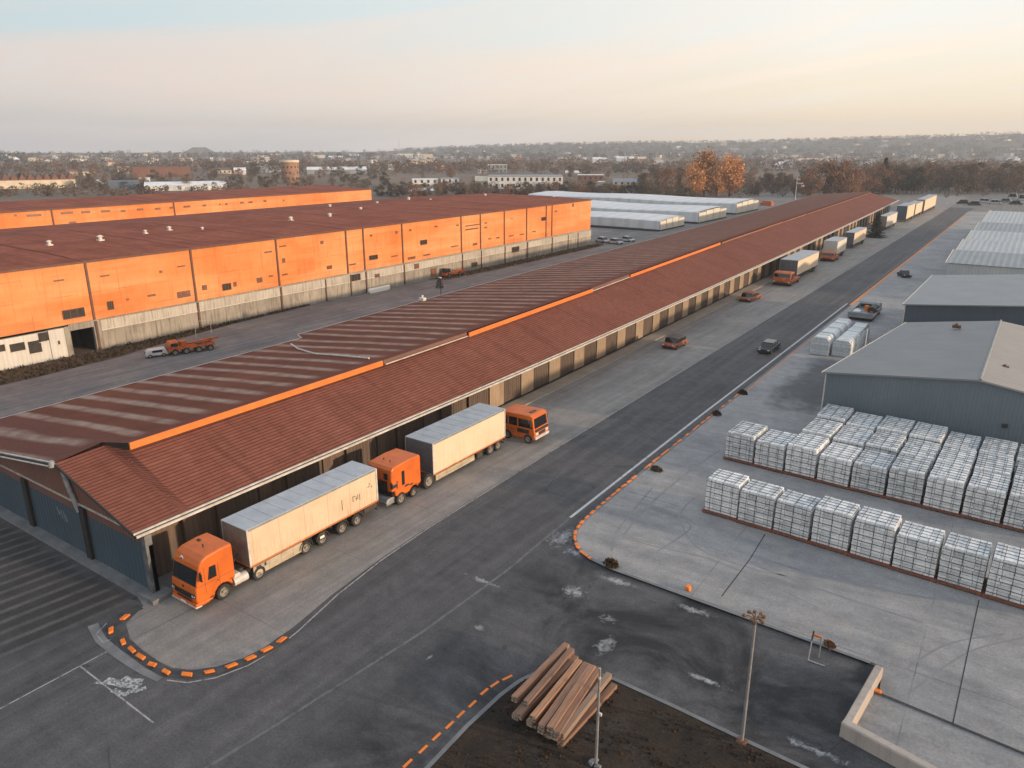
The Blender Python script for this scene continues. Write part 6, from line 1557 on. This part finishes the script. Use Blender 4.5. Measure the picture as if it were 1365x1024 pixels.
# ================================================================== TREES
def crown(kind, seed, n_):
    """leaf-sized faces in clumps through a crown of height 1 (trunk foot at 0)"""
    r = random.Random(seed); b = MB()
    if kind == 'conifer':
        for i in range(n_):
            z = r.random()**1.3; rad = .17*(1-z)*r.uniform(.3, 1.1)*(1+.35*sin(z*46)); a = r.uniform(0, 2*pi)
            c = Vector((rad*cos(a), rad*sin(a), .06+.94*z)); s_ = .028*r.uniform(.6, 1.4)
            d = Vector((cos(a), sin(a), -.6)).normalized(); e = Vector((-sin(a), cos(a), 0)); b.add([c-e*s_*.6, c+e*s_*.6, c+d*s_*1.7], [(0, 1, 2)])
        return b
    k = {'bare': 26, 'round': 30, 'tall': 24, 'bushy': 22}[kind]
    wid = {'bare': .34, 'round': .42, 'tall': .22, 'bushy': .55}[kind]; z0 = {'bare': .1, 'round': .08, 'tall': .08, 'bushy': .0}[kind]
    cl = []
    for i in range(k):
        a = r.uniform(0, 2*pi); u = r.uniform(-1, 1); rad = math.sqrt(1-u*u)*r.uniform(.35, 1)
        cl.append((Vector((wid*rad*cos(a), wid*rad*sin(a), z0+(1-z0)*(.5+.46*u*r.uniform(.8, 1)))), r.uniform(.075, .15)))
    for i in range(n_):
        c, s0 = cl[i % k]
        g = Vector((r.gauss(0, 1), r.gauss(0, 1), r.gauss(0, .9))); c = c+g*s0*.62
        if c.z < z0*.6: continue
        s_ = (.024 if kind != 'bare' else .021)*r.uniform(.6, 1.6)
        d = Vector((r.gauss(0, 1), r.gauss(0, 1), r.gauss(0, 1)+(.8 if kind in ('bare', 'tall') else 0))).normalized(); e = d.orthogonal().normalized()
        e.rotate(Matrix.Rotation(r.uniform(0, 6), 3, d))
        lw = .35 if kind == 'bare' else .7
        b.add([c-e*s_*lw, c+e*s_*lw, c+d*s_*(2.2 if kind == 'bare' else 1.5)], [(0, 1, 2)])
    return b
def trunk(kind, seed):
    r = random.Random(seed+99); b = MB()
    zt = {'conifer': .9, 'tall': .85, 'bare': .75, 'round': .6, 'bushy': .4}[kind]
    b.cyl((0, 0, -.01), (.01, .0, zt), .02, .006, 6)
    for i in range(7 if kind != 'conifer' else 0):
        z = zt*r.uniform(.3, .8); a = i*2.4; L = r.uniform(.14, .3)
        b.cyl((0, 0, z), (L*cos(a)*.8, L*sin(a)*.8, z+L*.75), .009, .003, 4)
    return b
PT = {}
def proto_tree(key, kind, leafm, n_, seed):
    t = thing('tree', 'x', 'tree')
    crown(kind, seed, n_).build('crown', leafm, t); trunk(kind, seed).build('trunk', 'bark', t); PT[key] = [t, False]
NL = 2600
proto_tree('bare1', 'bare', 'leaf_brown', NL, 1); proto_tree('bare2', 'bare', 'leaf_brown', NL, 2); proto_tree('bare3', 'tall', 'leaf_brown', NL, 3)
proto_tree('rust1', 'round', 'leaf_rust', 3400, 4); proto_tree('rust2', 'round', 'leaf_rust', 2600, 5); proto_tree('orange1', 'tall', 'leaf_orange', 3400, 6); proto_tree('orange2', 'round', 'leaf_orange', 3000, 7)
proto_tree('olive1', 'round', 'leaf_olive', NL, 8); proto_tree('olive2', 'bushy', 'leaf_olive', NL, 9); proto_tree('dark1', 'round', 'leaf_dark', 2200, 10); proto_tree('dark2', 'bushy', 'leaf_dark', NL, 11); proto_tree('conifer', 'conifer', 'leaf_dark', 2600, 12)
NAMES = {'bare': 'bare_tree', 'rust': 'rust_tree', 'oran': 'orange_tree', 'oliv': 'olive_tree', 'dark': 'evergreen_tree', 'coni': 'conifer_tree'}
def plant(key, x, y, h, label, group=None, wx=1., z=0):
    t, used = PT[key]; rz = random.uniform(0, 6.28)
    if not used: o = t; PT[key][1] = True; o.location = (x, y, z-.05); o.rotation_euler = (0, 0, rz); o['label'] = label
    else: o = dup(t, (x, y, z-.05), rz, label)
    o.name = NAMES[key[:4]]
    if group: o['group'] = group
    elif 'group' in o: del o['group']
    o.scale = (h*wx, h*wx, h)
    return o
rr = random.Random(77)
KN = {'bare': 'bare brown tree', 'rust': 'rust brown tree', 'oran': 'orange leafed tree', 'oliv': 'olive brown tree', 'dark': 'dark evergreen tree', 'coni': 'dark conifer'}
def zone(n_, x0, x1, y0, y1, h0, h1, keys, where, group, wx=1.):
    for i in range(n_):
        px = x0+(x1-x0)*(i+rr.random())/n_; py = rr.uniform(y0, y1); x, y = on_z(px, py, 0)
        k = rr.choice(keys)
        plant(k, x, y, rr.uniform(h0, h1), '%s %s' % (KN[k[:4]], where), group, wx*rr.uniform(.85, 1.2))
# the eye-catching ones
for px, py, h, k, lab in ((923, 263, 22, 'orange2', 'orange tree at the left edge of the tall sunlit clump'), (938, 262, 25.5, 'orange1', 'tallest tall orange tree in the sunlit clump behind the membrane halls'), (955, 262.5, 25, 'orange2', 'broad orange tree in the middle of the tall sunlit clump'), (972, 262, 22.5, 'orange1', 'orange tree at the right edge of the tall sunlit clump'),
                          (1080, 264, 17.5, 'rust2', 'rust tree at the left of the round red brown clump behind the warehouse roof'), (1098, 263.5, 21, 'rust1', 'broad rust tree in the middle of the round red brown clump'), (1117, 263.5, 21.5, 'rust1', 'tallest rust tree of the round red brown clump'), (1132, 263, 17.5, 'rust2', 'rust tree at the right of the round red brown clump')):
    x, y = on_z(px, py); plant(k, x, y, h, lab, None, {'orange1': 1.3, 'orange2': .8, 'rust1': .95, 'rust2': 1.}[k])
x, y = on_z(1175, 258); plant('conifer', x, y, 23, 'dark conifer rising above the right hand tree belt', None, 1.35)
x, y = on_z(1218, 259); plant('dark1', x, y, 18.5, 'large dark evergreen in the right hand tree belt beside the road end', None, .75)
x, y = on_z(1204, 259); plant('dark1', x, y, 16, 'dark evergreen just left of the large one in the right hand belt', None, .8)
x, y = -44.6, 288; plant('conifer', x, y, 8.4, 'dark evergreen bush standing between the parked trailers', None, 1.9)
zone(52, 1140, 1420, 253, 260, 14, 20, ['bare1', 'bare2', 'bare1', 'rust2', 'olive1', 'bare3', 'bare2', 'bare1'], 'in the tall belt beyond the end of the yard', 'trees of the tall belt beyond the yard', 1.1)
zone(20, 1000, 1080, 248, 262, 8, 12, ['bare1', 'bare2', 'bare3'], 'on the rough ground left of the rust clump', 'trees left of the rust clump')
zone(20, 780, 925, 263, 270, 6.5, 10, ['olive2', 'dark2', 'olive1', 'bare1'], 'in the low belt right behind the membrane halls', 'trees right behind the membrane halls', 1.2)
zone(16, 850, 1000, 247, 257, 11, 16, ['bare1', 'rust2', 'bare2', 'bare3'], 'in the second belt behind the membrane halls', 'trees of the second belt behind the membrane halls', 1.1)
zone(34, 500, 790, 259, 265, 6, 9.5, ['olive1', 'dark2', 'olive2', 'bare1', 'rust2'], 'in the belt behind the flat roof of the orange hall', 'trees behind the orange hall', 1.15)
zone(46, -20, 520, 238, 254, 7, 11, ['bare1', 'bare2', 'olive1', 'bare3', 'olive2'], 'between the sheds behind the rear orange hall', 'trees behind the rear orange hall', 1.1)
zone(6, -20, 40, 214, 222, 17, 22, ['dark1', 'olive1'], 'in the dark clump at the far left edge', 'trees of the dark far left clump')
zone(80, -20, 1390, 222, 238, 8, 14, ['bare1', 'bare2', 'olive1', 'olive2', 'bare3', 'rust2', 'dark2'], 'scattered through the middle distance among the houses', 'trees scattered through the middle distance', 1.2)
for k in PT:
    if not PT[k][1]:
        for c in PT[k][0].children: bpy.data.objects.remove(c)
        bpy.data.objects.remove(PT[k][0])
# woods farther out read as one mass
def woods(name, label, n_, py0, py1, h0, h1, seed, leaves, m_):
    r = random.Random(seed); b = MB()
    for i in range(n_):
        px = r.uniform(-60, 1430); t = r.random(); py = py0+(py1-py0)*t
        x, y = on_z(px, py, 0); d = math.hypot(x, y)
        if d > 4000: continue
        if -125 < x < 45 and y < 452 or (x < -110 and x > -280 and y < 400): continue
        v = sin(x*.011+1)*sin(y*.009)+.5*sin(x*.003-y*.004)
        if v < -.15 and r.random() < .75: continue
        h = r.uniform(h0, h1); w = h*r.uniform(.7, 1.8); z = max(0, hill_h(x, y))
        for k in range(leaves):
            a = r.uniform(0, 6.28); u = r.random(); rad = math.sqrt(max(0, 1-(u*2-1)**2))*r.uniform(.5, 1)
            c = Vector((x+w*.5*rad*cos(a), y+w*.5*rad*sin(a), z+h*(.12+.86*u))); s_ = h*.1*r.uniform(.6, 1.5)
            e = Vector((r.gauss(0, 1), r.gauss(0, 1), r.gauss(0, .5))).normalized(); f = e.orthogonal().normalized()
            b.add([c-e*s_, c+e*s_, c+f*s_*1.6], [(0, 1, 2)], 0)
    o = b.build(name, m_); tag(o, label, 'woods', kind='stuff')
M['leaf_scrub'] = leaf('leaf_scrub', (.07, .05, .036), (.15, .105, .07))
M['leaf_far'] = leaf('leaf_far', (.075, .06, .048), (.19, .13, .09))
M['leaf_far_dark'] = leaf('leaf_far_dark', (.03, .034, .032), (.09, .078, .06))
woods('undergrowth', 'brown scrub and hedges under the trees of the middle distance', 1700, 212, 262, 2.0, 5.0, 15, 44, 'leaf_brown')
woods('scrub_belt', 'olive brown scrub along the foot of the near tree belts', 420, 246, 264, 2.5, 6, 16, 70, 'leaf_scrub')
woods('far_woods', 'brown bare woods and hedges of the far plain', 1900, 206, 232, 7, 13, 5, 46, 'leaf_far')
woods('dark_woods', 'dark woods of the far plain below the hills', 900, 203.5, 214, 9, 16, 6, 46, 'leaf_far_dark')
# the wooded ridge line
b = MB(); r = random.Random(8)
for i in range(1500):
    az = (pi/2+AZ)-.75+1.2*r.random(); r_ = r.uniform(2500, 4100); x, y = r_*cos(az), r_*sin(az)
    zz_ = hill_h(x, y); h = r.uniform(8, 15); w = r.uniform(16, 40)
    if zz_ < 8: continue
    for k in range(30):
        a = r.uniform(0, 6.28); u = r.random(); rad = math.sqrt(max(0, 1-u*u))*r.uniform(.4, 1)
        c = Vector((x+w*.6*rad*cos(a), y+w*.6*rad*sin(a), zz_-1+h*u)); s_ = r.uniform(1.2, 2.8)
        e = Vector((r.gauss(0, 1), r.gauss(0, 1), r.gauss(0, .5))).normalized(); f = e.orthogonal().normalized(); b.add([c-e*s_, c+e*s_, c+f*s_*1.5], [(0, 1, 2)])
o = b.build('hill_trees', 'leaf_far_dark'); tag(o, 'dark woodland covering the hill slopes and the ridge line', 'woods', kind='stuff')
# far mast on the ridge
x, y = on_dist(532, 3300); b = MB(); b.cyl((0, 0, 0), (0, 0, 60), 1.0, .5, 6); b.box(-1.5, 1.5, -1.5, 1.5, 0, 6); single(b, 'radio_mast', 'far_grey', 'hair thin radio mast on the left horizon', 'mast', (x, y, 0))
x, y = on_dist(265, 4000); b = MB()
b.add([(-75, -40, 0), (75, -40, 0), (75, 40, 0), (-75, 40, 0), (-28, -18, 26), (30, -18, 26), (30, 18, 26), (-28, 18, 26)], [(4, 5, 6, 7), (0, 1, 5, 4), (1, 2, 6, 5), (2, 3, 7, 6), (3, 0, 4, 7)])
o = struct('far_mound', b, 'hills'); o.location = (x, y, -1); o.rotation_euler = (0, 0, math.atan2(y, x)-pi/2)

# ================================================================== AIR, SUN, SKY
b = MB(); b.box(-4700, 4700, -4700, 4700, -12, 140)
hz_ = b.build('haze', []); tag(hz_, 'thin evening haze lying over the plain', 'haze', kind='stuff')
m = bpy.data.materials.new('haze_air'); m.use_nodes = True; nt = m.node_tree; nt.nodes.clear()
out = nt.nodes.new('ShaderNodeOutputMaterial'); pv = nt.nodes.new('ShaderNodeVolumePrincipled')
pv.inputs['Color'].default_value = (.78, .84, .93, 1); pv.inputs['Density'].default_value = .0002; pv.inputs['Anisotropy'].default_value = .1
nt.links.new(pv.outputs[0], out.inputs['Volume']); hz_.data.materials.append(m)

SUN_AZ = radians(13); SUN_EL = radians(8.5)       # azimuth measured from +X towards +Y
sd = Vector((cos(SUN_EL)*cos(SUN_AZ), cos(SUN_EL)*sin(SUN_AZ), sin(SUN_EL)))
sl = bpy.data.lights.new('sun', 'SUN'); sl.energy = 4.1; sl.angle = radians(1.6); sl.color = (1, .73, .48)
so_ = bpy.data.objects.new('sun', sl); COL.objects.link(so_); so_.rotation_euler = sd.to_track_quat('Z', 'Y').to_euler(); so_.location = (60, 20, 60)

w = bpy.data.worlds.new('World'); sc.world = w; w.use_nodes = True; w.node_tree.nodes.clear(); n = NT(w.node_tree)
tc = n.new('ShaderNodeTexCoord').outputs['Generated']; x, y, z = n.xyz(tc)
za = n.m('MAXIMUM', n.m('ABSOLUTE', z), .004); vdir = n.comb(x, y, za)
sky = n.new('ShaderNodeTexSky', sky_type='NISHITA'); sky.sun_disc = False; sky.sun_elevation = SUN_EL; sky.sun_rotation = pi/2-SUN_AZ
sky.altitude = 50; sky.air_density = 1.0; sky.dust_density = 1.5; sky.ozone_density = 1.2
n.l.new(vdir, sky.inputs['Vector'])
bg1 = n.new('ShaderNodeBackground'); n.l.new(sky.outputs[0], bg1.inputs[0]); bg1.inputs[1].default_value = .1
hs = n.m('MAXIMUM', n.vm('LENGTH', n.comb(x, y, 0)), .001)
cs = n.m('DIVIDE', n.m('ADD', n.m('MULTIPLY', x, cos(SUN_AZ)), n.m('MULTIPLY', y, sin(SUN_AZ))), hs)
s_ = n.rng(cs, -.84, .0)
lo_ = n.mix(s_, (.40, .40, .42), (.86, .64, .42)); md_ = n.mix(s_, (.57, .51, .49), (.84, .72, .55)); hi_ = n.mix(s_, (.44, .535, .57), (.79, .77, .72))
c1 = n.mix(n.rng(za, .004, .05), lo_, md_); c2 = n.mix(n.rng(za, .065, .125), c1, hi_)
c2 = n.mix(n.rng(cs, .25, .95), c2, (1.15, .92, .68))
# thin high cloud, in bands that lean down to the right
q = n.comb(n.m('DIVIDE', x, n.m('ADD', za, .16)), n.m('DIVIDE', y, n.m('ADD', za, .16)), 0)
cl = n.noise(n.vm('MULTIPLY', n.comb(n.m('MULTIPLY', n.m('ADD', n.m('MULTIPLY', x, .8), n.m('MULTIPLY', y, .6)), 1.0), n.m('SUBTRACT', n.m('MULTIPLY', za, 11), n.m('MULTIPLY', cs, 1.5)), 0), (1.1, 1, 1)), .95, 5, .5, .6)
cl2 = n.noise(n.vm('ADD', n.vm('MULTIPLY', q, (.9, 1.4, 1)), (4, 2, 0)), 1.3, 6, .6, .5)
lowb = n.rng(za, .17, .08)
c3 = n.mix(n.m('MULTIPLY', n.m('MULTIPLY', n.rng(cl, .45, .56), .95), n.rng(lowb, 0, 1, .35, 1)), c2, n.mix(s_, (.62, .52, .49), (.90, .76, .62)))
c3 = n.mix(n.m('MULTIPLY', n.rng(cl2, .5, .72), .3), c3, n.mix(s_, (.47, .56, .61), (.76, .78, .77)))
c3 = n.mix(n.rng(za, .2, .7), c3, (.54, .6, .68))
bg2 = n.new('ShaderNodeBackground'); n.l.new(c3, bg2.inputs[0]); bg2.inputs[1].default_value = 1.2
mx = n.new('ShaderNodeMixShader'); mx.inputs[0].default_value = .85
n.l.new(bg1.outputs[0], mx.inputs[1]); n.l.new(bg2.outputs[0], mx.inputs[2])
wo = n.new('ShaderNodeOutputWorld'); n.l.new(mx.outputs[0], wo.inputs['Surface'])

sc.view_settings.view_transform = 'Standard'; sc.view_settings.look = 'None'; sc.view_settings.exposure = .27; sc.view_settings.gamma = 1
sc.render.engine = 'CYCLES'
cy = sc.cycles; cy.max_bounces = 6; cy.diffuse_bounces = 3; cy.glossy_bounces = 2; cy.transmission_bounces = 2; cy.volume_bounces = 0; cy.use_denoising = True
cy.caustics_reflective = False; cy.caustics_refractive = False
